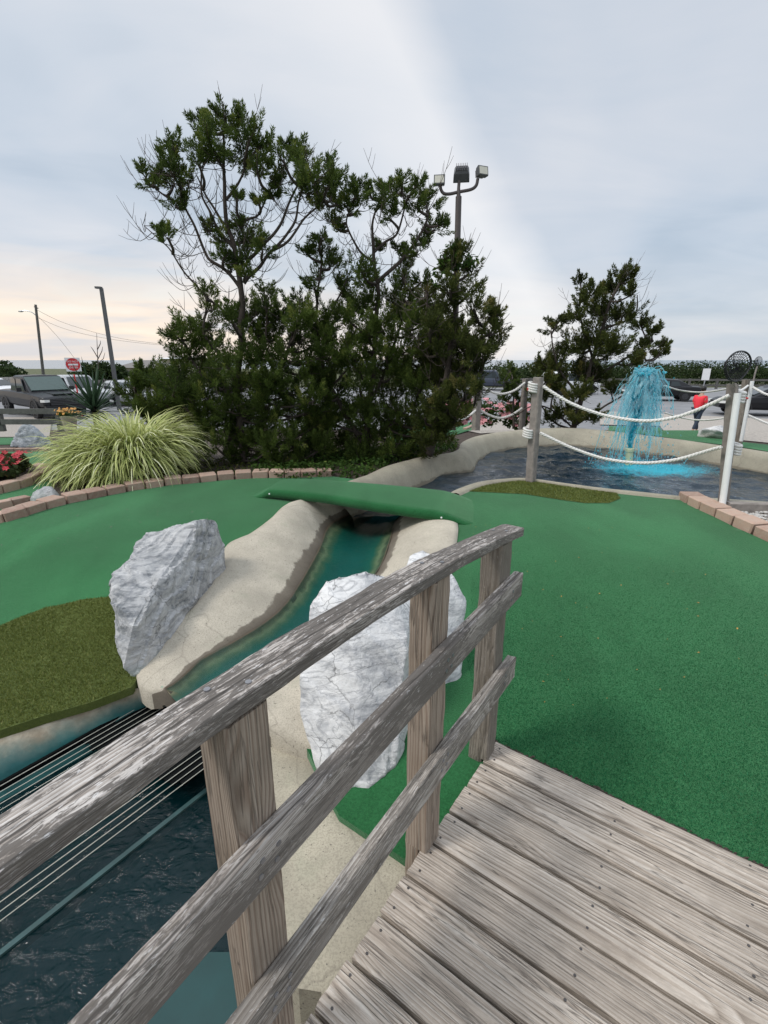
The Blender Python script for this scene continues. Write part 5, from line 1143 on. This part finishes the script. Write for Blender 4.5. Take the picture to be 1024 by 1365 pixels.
# floodlight mast
c = at(604, 560, 12.5); base = Vector((c.x, 12.5, h(c.x, 12.5))); tp = at(611.5, 262, 12.5); fm = thing('floodlight_mast', 'brown mast with three floodlights rising behind the cedars', 'floodlight', base)
obj('mast', MB().tube([base, base.lerp(tp, .5), tp], [.085, .075, .068], 12), M['bronze'], fm, smooth=False)
def f_(px, py, dy=0): return at(px, py, 12.5+dy)
obj('mast_arm', MB().tube(smooth_line([f_(587, 247), f_(588, 253), f_(592, 258), f_(600, 258.5), f_(611, 256), f_(628, 252.5), f_(635, 247), f_(637, 238)], 5), .035, 8), M['bronze'], fm, smooth=True)
obj('mast_head', MB().tube([tp+UP*-.02, f_(611.5, 250), f_(612.5, 238)], [.05, .035, .035], 8), M['bronze'], fm)
def flood(c, yaw, pit, s, rear):
    rot = Matrix.Rotation(yaw, 3, 'Z') @ Matrix.Rotation(pit, 3, 'X'); X_, Y_, Z_ = (rot @ Vector(v) for v in ((1, 0, 0), (0, 1, 0), (0, 0, 1)))
    mb = MB(); vs = []
    for (y, w, hh) in ((-.5, .55, .42), (-.42, .56, .44), (.05, .50, .40), (.25, .40, .30)): vs.append([c+(X_*(w*i)+Z_*(hh*j)+Y_*y)*s for i, j in ((-1, -1), (1, -1), (1, 1), (-1, 1))])
    mb.loft(vs, True); mb.add(vs[0], [(0, 1, 2, 3)]); mb.add(vs[-1], [(3, 2, 1, 0)])
    hd = obj('floodlight_head', mb, M['polegrey'], fm)
    obj('lens', MB().box(c+Y_*(-.51*s), X_*.46*s, Y_*.012*s, Z_*.33*s), M['lens'], hd)
    fb_ = MB()
    for k in range(7): fb_.box(c+(X_*(-.36+.12*k)+Y_*.22)*s, X_*.018*s, Y_*.18*s, Z_*.33*s)
    obj('cooling_fins', fb_, M['bronze'], hd)
flood(f_(586, 242), R(-8), R(-8), .22, 0); flood(f_(615.5, 229), R(172), R(48), .32, 1); flood(f_(641, 230.5), R(22), R(-10), .22, 0)

# lamp post and utility pole on the left
yl_ = 27.0; b = far(152, yl_); tp = at(135, 384, yl_); lp = thing('lamp_post', 'dark square lamp post leaning beside the yucca', 'street lamp', b)
t = (tp-b).normalized(); obj('pole', MB().tube([b, tp], [.12, .10], 4, gs=1), M['polegrey'], lp)
obj('lamp_head', MB().box(at(131.5, 383.5, yl_), Vector((.15, 0, -.005)), Vector((0, .10, 0)), Vector((0, 0, .05))), M['polegrey'], lp)
yu_ = 60.0; b = far(57, yu_); tp = at(47.5, 406, yu_); up_ = thing('utility_pole', 'distant wooden utility pole with a curved street light arm', 'utility pole', b)
obj('pole', MB().tube([b, tp], [.17, .13], 8), M['fencegrey'], up_); arm = smooth_line([at(48.5, 421, yu_), at(43, 416.5, yu_), at(36, 414.5, yu_), at(30, 414.5, yu_)], 4)
obj('lamp_arm', MB().tube(arm, .05, 6), M['galv'], up_); obj('lamp_head', MB().ball(at(28, 415, yu_), .22, 8, 6, 0, (1.5, .7, .45)), M['galv'], up_, smooth=True)
obj('insulator', MB().tube([at(45.6, 409, yu_), at(51, 411, yu_)], .06, 6), M['fencegrey'], up_)
wires = (((49, 413), (90, 432), (160, 451), (237, 461), 'upper power line sagging from the utility pole to the right'), ((49, 423), (95, 441), (160, 454), (237, 462), 'lower power line sagging from the utility pole to the right'), ((50, 421), (66, 437), (82, 455), (99, 477), 'thin stay wire slanting down from the utility pole'))
for w in wires: tag(obj('power_line', MB().tube(smooth_line([at(*p, yu_+i*3) for i, p in enumerate(w[:4])], 6), .016, 4), M['black'], None), w[4], 'wire')

# do not enter sign: red disc with white bar on a white square, red post
ys = 24.0; c = at(97.5, 486, ys); sg = thing('road_sign', 'square do not enter sign with a red disc on a red post', 'sign', far(99, ys))
n_ = Vector((.50, -.86, 0)).normalized(); sx = Vector((-n_.y, n_.x, 0)); s_ = .305
def disc(c, r, nrm, x_, k=32): return [c+x_*(r*math.cos(2*math.pi*i/k))+UP*(r*math.sin(2*math.pi*i/k)) for i in range(k)]
obj('sign_plate', MB().box(c, sx*s_*1.02, n_*.008, UP*s_*1.02), M['signwhite'], sg)
fc_ = c+n_*.011; obj('red_disc', MB().add(disc(fc_, s_*.96, n_, sx), [tuple(range(32))]), M['signred'], sg)
obj('white_bar', MB().box(fc_+n_*.006, sx*s_*.66, n_*.003, UP*s_*.13), M['signwhite'], sg)
obj('post', MB().tube([far(99.5, ys), at(98.8, 499, ys)-n_*.03], .035, 6), M['signred'], sg)
def lettering(txt, c, size, nrm, x_, parent, mat):
    cu = bpy.data.curves.new('lettering', 'FONT'); cu.body = txt; cu.size = size; cu.align_x = 'CENTER'; cu.align_y = 'CENTER'; cu.extrude = .002
    to = bpy.data.objects.new('lettering', cu); COL.objects.link(to); cu.materials.append(mat); dg = bpy.context.evaluated_depsgraph_get(); me = bpy.data.meshes.new_from_object(to.evaluated_get(dg))
    COL.objects.unlink(to); bpy.data.objects.remove(to); o = bpy.data.objects.new('lettering', me); COL.objects.link(o); o.parent = parent
    o.matrix_local = Matrix.Translation(c-world_loc(parent)) @ Matrix((x_, UP, nrm)).transposed().to_4x4(); return o
lettering('DO NOT', fc_+n_*.004+UP*s_*.44, .115, n_, sx, sg, M['signwhite']); lettering('ENTER', fc_+n_*.004-UP*s_*.44, .125, n_, sx, sg, M['signwhite'])
c = at(941, 499, 36); ps = thing('road_sign', 'small white parking sign on a thin post before the far hedge', 'sign', far(941, 36)); n_ = Vector((-.4, -.9, 0)).normalized(); sx = Vector((-n_.y, n_.x, 0))
obj('sign_plate', MB().box(at(941.5, 499, 36), sx*.24, n_*.01, UP*.40), M['signwhite'], ps); obj('post', MB().tube([far(939, 36), at(940, 507, 36.05)], .035, 6), M['galv'], ps)

# vehicles
def loftbody(st): 
    """stations (x, z_low, z_belt, z_top, half width, half width top)"""
    rings = []
    for x, zl, zb, zt, w, wt in st:
        half = [(0, zl), (w*.86, zl), (w*.97, zl+.10), (w, (zl+zb)*.5+.05), (w*.975, zb-.04), (w*.93, zb)]
        half += [(wt+(w*.93-wt)*.08, zt-.05), (wt*.86, zt), (0, zt+.015)] if zt > zb+.08 else [(w*.86, zb+.01), (w*.6, zb+.03), (0, zb+.04)]
        rings.append([Vector((x, -y, z)) for y, z in half]+[Vector((x, y, z)) for y, z in half[-2:0:-1]])
    mb = MB(); mb.loft(rings, True); n = len(rings[0]); mb.add(rings[0], [tuple(range(n))]); mb.add(rings[-1], [tuple(range(n-1, -1, -1))]); return mb
def vehicle(name, label, cat, kind, paintm, loc, yaw, lit=False):
    """x forward; built at the origin then turned and placed"""
    rt_ = thing(name, label, cat, (0, 0, 0))
    if kind == 'pickup':
        st = [(-2.9, .62, 1.10, 1.10, .97, .9), (-2.85, .52, 1.18, 1.18, 1.0, .9), (-1.02, .50, 1.20, 1.20, 1.02, .9), (-.98, .50, 1.20, 1.86, 1.02, .76), (-.75, .48, 1.20, 1.92, 1.02, .78), (.45, .48, 1.18, 1.92, 1.02, .78), (1.28, .48, 1.15, 1.18, 1.02, .75), (2.55, .50, 1.08, 1.08, 1.0, .8), (2.86, .52, 1.00, 1.00, .97, .8), (2.95, .60, .92, .92, .90, .7)]
        wb, wr, beltz, roofz, cab, ws = (-1.88, 1.86), .42, 1.20, 1.90, (-.90, .62), (.50, 1.22)
    elif kind == 'suv':
        st = [(-2.3, .5, 1.0, 1.0, .85, .7), (-2.25, .4, 1.05, 1.5, .92, .68), (-1.9, .36, 1.05, 1.74, .94, .70), (.2, .35, 1.02, 1.76, .95, .72), (1.0, .35, 1.0, 1.04, .95, .7), (2.05, .38, .92, .92, .92, .7), (2.35, .48, .80, .80, .84, .6)]
        wb, wr, beltz, roofz, cab, ws = (-1.4, 1.42), .36, 1.04, 1.72, (-2.0, .35), (.28, .95)
    else:
        st = [(-2.35, .5, .85, .85, .80, .6), (-2.3, .36, .92, .92, .88, .7), (-1.75, .32, .96, .98, .91, .7), (-1.0, .30, .95, 1.38, .92, .62), (.1, .30, .94, 1.44, .92, .64), (1.05, .30, .92, .95, .92, .7), (2.1, .32, .80, .80, .89, .7), (2.4, .42, .66, .66, .78, .6)]
        wb, wr, beltz, roofz, cab, ws = (-1.42, 1.44), .33, .95, 1.40, (-1.25, .35), (.2, .98)
    W = max(s[4] for s in st); wt = max(s[5] for s in st)
    bd = obj('body', loftbody(st), M[paintm], rt_, smooth=False)
    bv_ = bd.modifiers.new('soft', 'BEVEL'); bv_.width = .03; bv_.segments = 2; bv_.limit_method = 'ANGLE'; bv_.angle_limit = R(25)
    def side_y(z): f = (z-beltz)/(roofz-beltz); return W*.93+(wt-W*.93)*f
    for sg_ in (-1, 1):
        zb_, zt_ = beltz+.03, roofz-.12; n = 2; x0, x1 = cab; L_ = (x1-x0)
        for k in range(n):
            xa, xb = x0+.05+L_*k/n, x0+L_*(k+1)/n-.03; sl_ = .0 if k == 0 else .30
            q = [Vector((xa+(.10 if k == 0 and kind != 'pickup' else 0), sg_*(side_y(zb_)+.012), zb_)), Vector((xb+sl_*.9, sg_*(side_y(zb_)+.012), zb_)), Vector((xb-.02, sg_*(side_y(zt_)+.016), zt_)), Vector((xa+(.28 if k == 0 and kind == 'sedan' else .06), sg_*(side_y(zt_)+.016), zt_))]
            obj('side_window', MB().add(q+[p-Vector((0, sg_*.03, 0)) for p in q], [(0, 1, 2, 3), (4, 5, 6, 7), (0, 1, 5, 4), (1, 2, 6, 5), (2, 3, 7, 6), (3, 0, 4, 7)]), M['glass'], rt_)
        obj('wing_mirror', MB().box((ws[0]+.25, sg_*(W+.11), beltz+.10), (.05, 0, 0), (0, .10, 0), (0, 0, .09)), M['black'], rt_)
    xt, xb = ws; zt_ = roofz-.06; zb_ = beltz+.05; q = [Vector((xb+.01, -W*.76, zb_)), Vector((xb+.01, W*.76, zb_)), Vector((xt+.04, wt*.86, zt_)), Vector((xt+.04, -wt*.86, zt_))]; o_ = Vector((.022, 0, .022))
    obj('windscreen', MB().add([p+o_ for p in q]+[p-o_ for p in q], [(0, 1, 2, 3), (4, 5, 6, 7), (0, 1, 5, 4), (1, 2, 6, 5), (2, 3, 7, 6), (3, 0, 4, 7)]), M['glasslit' if lit else 'glass'], rt_)
    for x in wb:
        for sg_ in (-1, 1):
            c_ = Vector((x, sg_*(W-.10), wr)); wl = MB(); wl.loft([[c_+Vector((r_*math.cos(a), y, r_*math.sin(a))) for a in [2*math.pi*i/24 for i in range(24)]] for r_, y in ((wr*.6, -.11), (wr*.96, -.11), (wr, -.08), (wr, .08), (wr*.96, .11), (wr*.6, .11))], True)
            tw = obj('wheel', wl, M['tyre'], rt_, smooth=False); rm = MB(); rm.add([c_+Vector((wr*.6*math.cos(a), sg_*.085, wr*.6*math.sin(a))) for a in [2*math.pi*i/20 for i in range(20)]], [tuple(range(20))])
            for k in range(6): a = k*math.pi/3; rm.box(c_+Vector((wr*.32*math.cos(a), sg_*.10, wr*.32*math.sin(a))), Vector((math.cos(a), 0, math.sin(a)))*wr*.28, Vector((-math.sin(a), 0, math.cos(a)))*wr*.06, Vector((0, .015, 0)))
            obj('rim', rm, M['rim_metal'], tw)
            ar = MB(); ar.loft([[Vector((x, sg_*(W-.02+dy), wr))+Vector((r_*math.cos(a), 0, r_*math.sin(a))) for a in [math.pi*i/14 for i in range(15)]] for r_, dy in ((wr*1.02, -.1), (wr*1.02, .036), (wr*1.24, .036), (wr*1.24, -.1))]); obj('wheel_arch', ar, M['black'], rt_)
    xf, xr = st[-1][0], st[0][0]; zf = st[-2][2]
    if kind == 'pickup':
        g_ = MB(); g_.box((xf+.0, 0, .80), (.05, 0, 0), (0, .70, 0), (0, 0, .15))
        gr_ = obj('grille', g_, M['black'], rt_)
        for k in range(4): obj('grille_bar', MB().box((xf+.06, 0, .70+.07*k), (.012, 0, 0), (0, .68, 0), (0, 0, .012)), M['rim_metal'], gr_)
        obj('bumper', MB().box((xf+.02, 0, .55), (.10, 0, 0), (0, .93, 0), (0, 0, .09)), M['black'], rt_)
        obj('bonnet_ridge', MB().box((2.1, 0, 1.145), (.62, 0, -.015), (0, .42, 0), (0, 0, .02)), M[paintm], rt_)
    for sg_ in (-1, 1):
        obj('headlight', MB().box((xf-.08, sg_*W*.80, zf-.14), (.10, sg_*-.05, 0), (0, .15, 0), (0, 0, .055)), M['headlamp'], rt_)
        obj('tail_light', MB().box((xr+.02, sg_*W*.80, st[1][2]-.16), (.04, 0, 0), (0, .12, 0), (0, 0, .10)), M['taillamp'], rt_)
    rt_.location = loc; rt_.rotation_euler = (0, 0, yaw); return rt_
def heading(v): return math.atan2(v[1], v[0])
cp = far(50, 24.6); vehicle('pickup_truck', 'dark grey crew cab pickup truck parked behind the rail fence', 'pickup truck', 'pickup', 'p_grey', Vector((cp.x, cp.y, G0+.02)), heading((.796, -.604)), True)
cp = far(100, 30); vehicle('parked_car', 'silver car parked half hidden behind the grey pickup and sign', 'car', 'suv', 'p_silver', Vector((cp.x, cp.y, G0+.02)), heading((.8, -.6)))
cp = far(160, 31); vehicle('parked_car', 'silver blue car half hidden behind the yucca and lamp post', 'car', 'sedan', 'p_silver', Vector((cp.x, cp.y, G0+.02)), heading((.7, -.7)))
cp = far(-12, 34); vehicle('parked_car', 'white car cut off by the left edge behind the pickup', 'car', 'sedan', 'p_white', Vector((cp.x, cp.y, G0+.02)), heading((.95, -.3)))
cp = far(657, 46); vehicle('parked_car', 'dark blue sport utility car far off between the two cedars', 'car', 'suv', 'p_blue', Vector((cp.x, cp.y, G0+.02)), heading((.95, -.3)))
cp = far(1034, 24.5); vehicle('parked_car', 'black sedan at the right edge behind the dark rope post', 'car', 'sedan', 'p_black', Vector((cp.x, cp.y, G0+.02)), heading((-.93, .25)))
cp = far(882, 34); vehicle('parked_car', 'black car with red tail lamp far behind the fountain', 'car', 'sedan', 'p_black', Vector((cp.x, cp.y, G0+.02)), heading((-.95, .3)))
cp = far(760, 40); vehicle('parked_car', 'white car glimpsed through the lone spreading cedar', 'car', 'suv', 'p_white', Vector((cp.x, cp.y, G0+.02)), heading((.9, .3)))

# fences
def railfence(label, p0, p1, hgt, n, rails, mat, group=None, w=.09, railh=.07):
    t = thing('rail_fence', label, 'fence', p0, group); d_ = (p1-p0)
    for i in range(n+1): q = p0.lerp(p1, i/n); obj('post', MB().box(q+UP*hgt*.5, (w*.6, 0, 0), (0, w*.6, 0), (0, 0, hgt*.52)), M[mat], t)
    dn = Vector((d_.y, -d_.x, 0)).normalized()
    for k in rails:
        for i in range(n): a_, b_ = p0.lerp(p1, i/n), p0.lerp(p1, (i+1)/n); obj('rail', MB().box((a_+b_)/2+UP*k-dn*0+Vector((0, -.05, 0)), (b_-a_)*.52, Vector((0, .025, 0)), UP*railh), M[mat], t)
    return t
p0, p1 = at(-70, 585, 14.2), at(84, 585, 14.2); z_ = h(p0.x, p0.y); p0.z = at(40, 572, 14.2).z-.05; p1.z = p0.z
railfence('two rail timber fence in front of the pickup truck', p0, p1, at(40, 546, 14.2).z-p0.z, 2, (at(40, 548, 14.2).z-p0.z, at(40, 562, 14.2).z-p0.z), 'fencegrey', None, .10, .075)
pf = thing('picket_fence', 'pale picket fence with dark rails behind the pickup', 'fence', far(0, 42)); a_, b_ = far(-30, 42), far(66, 47)
for i in range(46): q = a_.lerp(b_, i/45); obj('picket', MB().box(q+UP*.62, (.055, .01, 0), (0, .02, 0), (0, 0, .60)), M['pebble'], pf)
for z_ in (.35, 1.0): obj('rail', MB().box((a_+b_)/2+UP*z_+Vector((0, .06, 0)), (b_-a_)*.5, Vector((0, .03, 0)), UP*.05), M['fencegrey'], pf)
railfence('long low split rail fence running in front of the right hedge', far(640, 50), far(1150, 46), .95, 14, (.35, .85), 'fencegrey', None, .14, .09)
railfence('dark board fence behind the yucca and silver blue car', far(112, 43), far(240, 43), 1.1, 5, (.3, .6, .9), 'fencegrey', None, .10, .12)

# houses beyond the car park
def house(label, px0, px1, y, zt, zr, wall, roofm, over=.5, dep=6):
    a_, b_ = far(px0, y), far(px1, y); t = thing('house', label, 'house', (a_+b_)/2); c_ = (a_+b_)/2+Vector((0, dep/2, 0)); w = (b_-a_).length/2
    obj('wall', MB().box(c_+UP*(zt-G0)/2, (w, 0, 0), (0, dep/2, 0), (0, 0, (zt-G0)/2)), M[wall], t)
    e = [c_+Vector((i*(w+over), j*(dep/2+over), zt-G0-.02)) for i, j in ((-1, -1), (1, -1), (1, 1), (-1, 1))]; r_ = [c_+Vector((-w*.45, 0, zr-G0)), c_+Vector((w*.45, 0, zr-G0))]
    obj('roof', MB().add(e+r_, [(0, 1, 5, 4), (2, 3, 4, 5), (1, 2, 5), (3, 0, 4), (0, 3, 2, 1)]), M[roofm], t)
    for k in (-.5, .3): obj('window', MB().box(Vector((c_.x+k*w, a_.y-.02, G0+(zt-G0)*.62)), (w*.14, 0, 0), (0, .03, 0), (0, 0, (zt-G0)*.16)), M['glass'], t)
house('low beige house with a grey hipped roof beyond the lamp post', 162, 206, 60, at(180, 490, 60).z, at(180, 480, 60).z, 'stucco', 'roofing', .6)
house('flat pale building partly hidden by the tallest cedar', 218, 262, 72, at(230, 478, 72).z, at(230, 475.5, 72).z, 'stucco', 'signwhite', .8)

# far greenery
def bush(label, px0, px1, y, ztop, n, mat='hedge', name='bush', cat='bush', size=.22):
    a_, b_ = far(px0, y), far(px1, y); w = (b_.x-a_.x)/2; t = thing(name, label, cat, (a_+b_)/2); B = []; k = max(3, int(w/.9))
    for i in range(k): x = a_.x+(b_.x-a_.x)*(i+.5)/k; zt = ztop-random.random()*.45*(1 if i else 0)-.25*abs((i+.5)/k-.5); hh = (zt-G0)/2; B.append((Vector((x, y+random.uniform(-.6, .6), G0+hh)), (1.25, 1.2, hh)))
    V, T, tone = leafcloud(n, B, size); npobj('crown', V, T, M[mat], t, None, {'tone': tone})
    obj('trunk', MB().tube([(a_+b_)/2, (a_+b_)/2+UP*(ztop-G0)*.6], [.10, .05], 6), M['bark'], t); return t
bush('bright green bush rising behind the pale picket fence', -20, 24, 50, at(20, 486, 50).z, 2200, size=.16)
bush('dark taller bush at the left edge beyond the pickup', -50, 14, 58, at(10, 477, 58).z, 2000)
bush('green bush right behind the do not enter sign', 104, 122, 50, at(110, 482, 50).z, 1800, size=.16)
bush('dark green bush standing behind the lamp post foot', 132, 156, 55, at(140, 480, 55).z, 2000)
st_ = thing('bare_sapling', 'bare thin sapling rising behind the yucca', 'sapling', far(131, 36)); mb = MB()
for q in (((131, 492), (130, 470), (129, 444)), ((130, 480), (136, 468), (137, 462)), ((130, 476), (124, 466), (121, 462)), ((130, 466), (134, 458), (134, 454)), ((130, 485), (138, 478), (140, 470))): mb.tube([at(*p, 36) for p in q], [.035, .025, .012], 4)
obj('trunk', mb, M['twig'], st_)
B = []; rr = random.Random(4)
for i in range(150):
    px = 575+i*4.6; y = 53+rr.uniform(-1.5, 3.5); r = ray(px, 500); zt = at(min(px, 1100), 481.5, y).z+rr.uniform(-.28, .22)-.25*ss(760, 640, px); hh = (zt-G0)/2; B.append((Vector((r.x*y/r.y, y, G0+hh)), (rr.uniform(.9, 1.6), 1.3, hh*rr.uniform(.92, 1.08))))
V, T, tone = leafcloud(46000, B, .12); npobj('hedgerow', V, T, M['hedge'], None, np.array(list(far(850, 53))), {'tone': tone}, 'stuff')
gl_ = MB()
blades('dry_grass', [far(700, 15), far(1150, 14.2), far(1150, 16.6), far(700, 17)], 9000, lambda x, y: max(h(x, y), -.985), .06, .16, .012, M['grassblade'])

# person walking away in a red shirt
def skin_mesh(name, nodes, edges, mat, parent, sub=2, rootv=0):
    base = world_loc(parent); me = bpy.data.meshes.new(name); me.from_pydata([tuple(Vector(p[:3])) for p in nodes], edges, []); me.materials.append(mat); o = bpy.data.objects.new(name, me); COL.objects.link(o); o.parent = parent
    o.modifiers.new('skin', 'SKIN'); sv = me.skin_vertices[0].data
    for i, p in enumerate(nodes): sv[i].radius = (p[3], p[4] if len(p) > 4 else p[3]); sv[i].use_root = (i == rootv)
    s_ = o.modifiers.new('sub', 'SUBSURF'); s_.levels = sub; s_.render_levels = sub; return o
pp = far(940, 17.9, -.95); pe = thing('person', 'person in a red shirt and navy trousers walking beyond the pool', 'person', pp)
# figure faces +x (right, a little away); stride along x
body = [(0, 0, .92, .125, .14), (0, 0, 1.12, .12, .15), (.01, 0, 1.30, .12, .17), (.02, 0, 1.42, .07, .09), (.05, 0, 1.50, .05, .05), (.075, 0, 1.58, .085, .075), (.085, 0, 1.66, .085, .075),
        (.0, .10, .88, .085), (.11, .10, .50, .055), (.22, .10, .10, .038), (.31, .10, .05, .035), (0, -.10, .88, .085), (-.06, -.10, .50, .055), (-.22, -.10, .14, .038), (-.15, -.10, .05, .035),
        (.0, .20, 1.36, .055), (.0, .25, 1.10, .042), (.20, .20, 1.02, .034), (.29, .17, 1.03, .03), (.0, -.20, 1.36, .055), (.01, -.25, 1.10, .042), (.22, -.19, 1.05, .034), (.31, -.16, 1.07, .03)]
bed_ = [(0, 1), (1, 2), (2, 3), (3, 4), (4, 5), (5, 6), (0, 7), (7, 8), (8, 9), (9, 10), (0, 11), (11, 12), (12, 13), (13, 14), (2, 15), (15, 16), (16, 17), (17, 18), (2, 19), (19, 20), (20, 21), (21, 22)]
skin_mesh('body', body, bed_, M['skin'], pe)
sh = [(0, 0, .86, .165, .175), (0, 0, 1.08, .165, .18), (.01, 0, 1.28, .155, .19), (.02, 0, 1.43, .085, .11), (.0, .21, 1.36, .075), (.0, .25, 1.14, .062), (.0, -.21, 1.36, .075), (.01, -.25, 1.14, .062)]
skin_mesh('shirt', sh, [(0, 1), (1, 2), (2, 3), (2, 4), (4, 5), (2, 6), (6, 7)], M['shirt'], pe)
tr_ = [(0, 0, .92, .14, .16), (.0, .10, .86, .10), (.11, .10, .50, .072), (.215, .10, .13, .06), (0, -.10, .86, .10), (-.06, -.10, .50, .072), (-.21, -.10, .17, .06)]
skin_mesh('trousers', tr_, [(0, 1), (1, 2), (2, 3), (0, 4), (4, 5), (5, 6)], M['trousers'], pe)
hb = MB(); hb.ball((.065, 0, 1.665), .108, 14, 10, 0, (1.0, .88, 1.0))
hb.v = [v if not (v.x > .12 and v.z < 1.68) else Vector((.12, v.y, v.z)) for v in hb.v]; o = obj('hair', MB().add([v+pp for v in hb.v], hb.f), M['hair'], pe, smooth=True)
for q in ((.26, .10, .04), (-.20, -.10, .07)): obj('shoe', MB().ball(Vector(q)+pp, .075, 10, 6, 0, (1.7, .65, .6)), M['black'], pe, smooth=True)
for sgn in (1, -1):
    k_ = 17 if sgn == 1 else 21; hp = Vector(body[k_+1][:3])
    fing = MB()
    for i in range(4): fing.tube([hp+pp+Vector((0, (i-1.5)*.017, 0)), hp+pp+Vector((.05+.006*(i in (1, 2)), (i-1.5)*.018, -.005)), hp+pp+Vector((.075+.01*(i in (1, 2)), (i-1.5)*.016, -.03))], [.010, .009, .007], 6)
    fing.tube([hp+pp+Vector((-.02, -sgn*.03, .01)), hp+pp+Vector((.03, -sgn*.045, .0))], [.011, .008], 6); obj('hand', fing, M['skin'], pe, smooth=True)
pe.rotation_euler = (0, 0, R(18)); pe.scale = (.97,)*3
# small electric box under the cedar
eb = at(579, 586, 9.6); tag(obj('junction_box', MB().box(eb+UP*.06, (.055, 0, 0), (0, .05, 0), (0, 0, .10)).box(eb+UP*.165, (.062, 0, 0), (0, .057, 0), (0, 0, .008)), M['galv'], None), 'small grey electrical box on the ground under the right cedar', 'box')
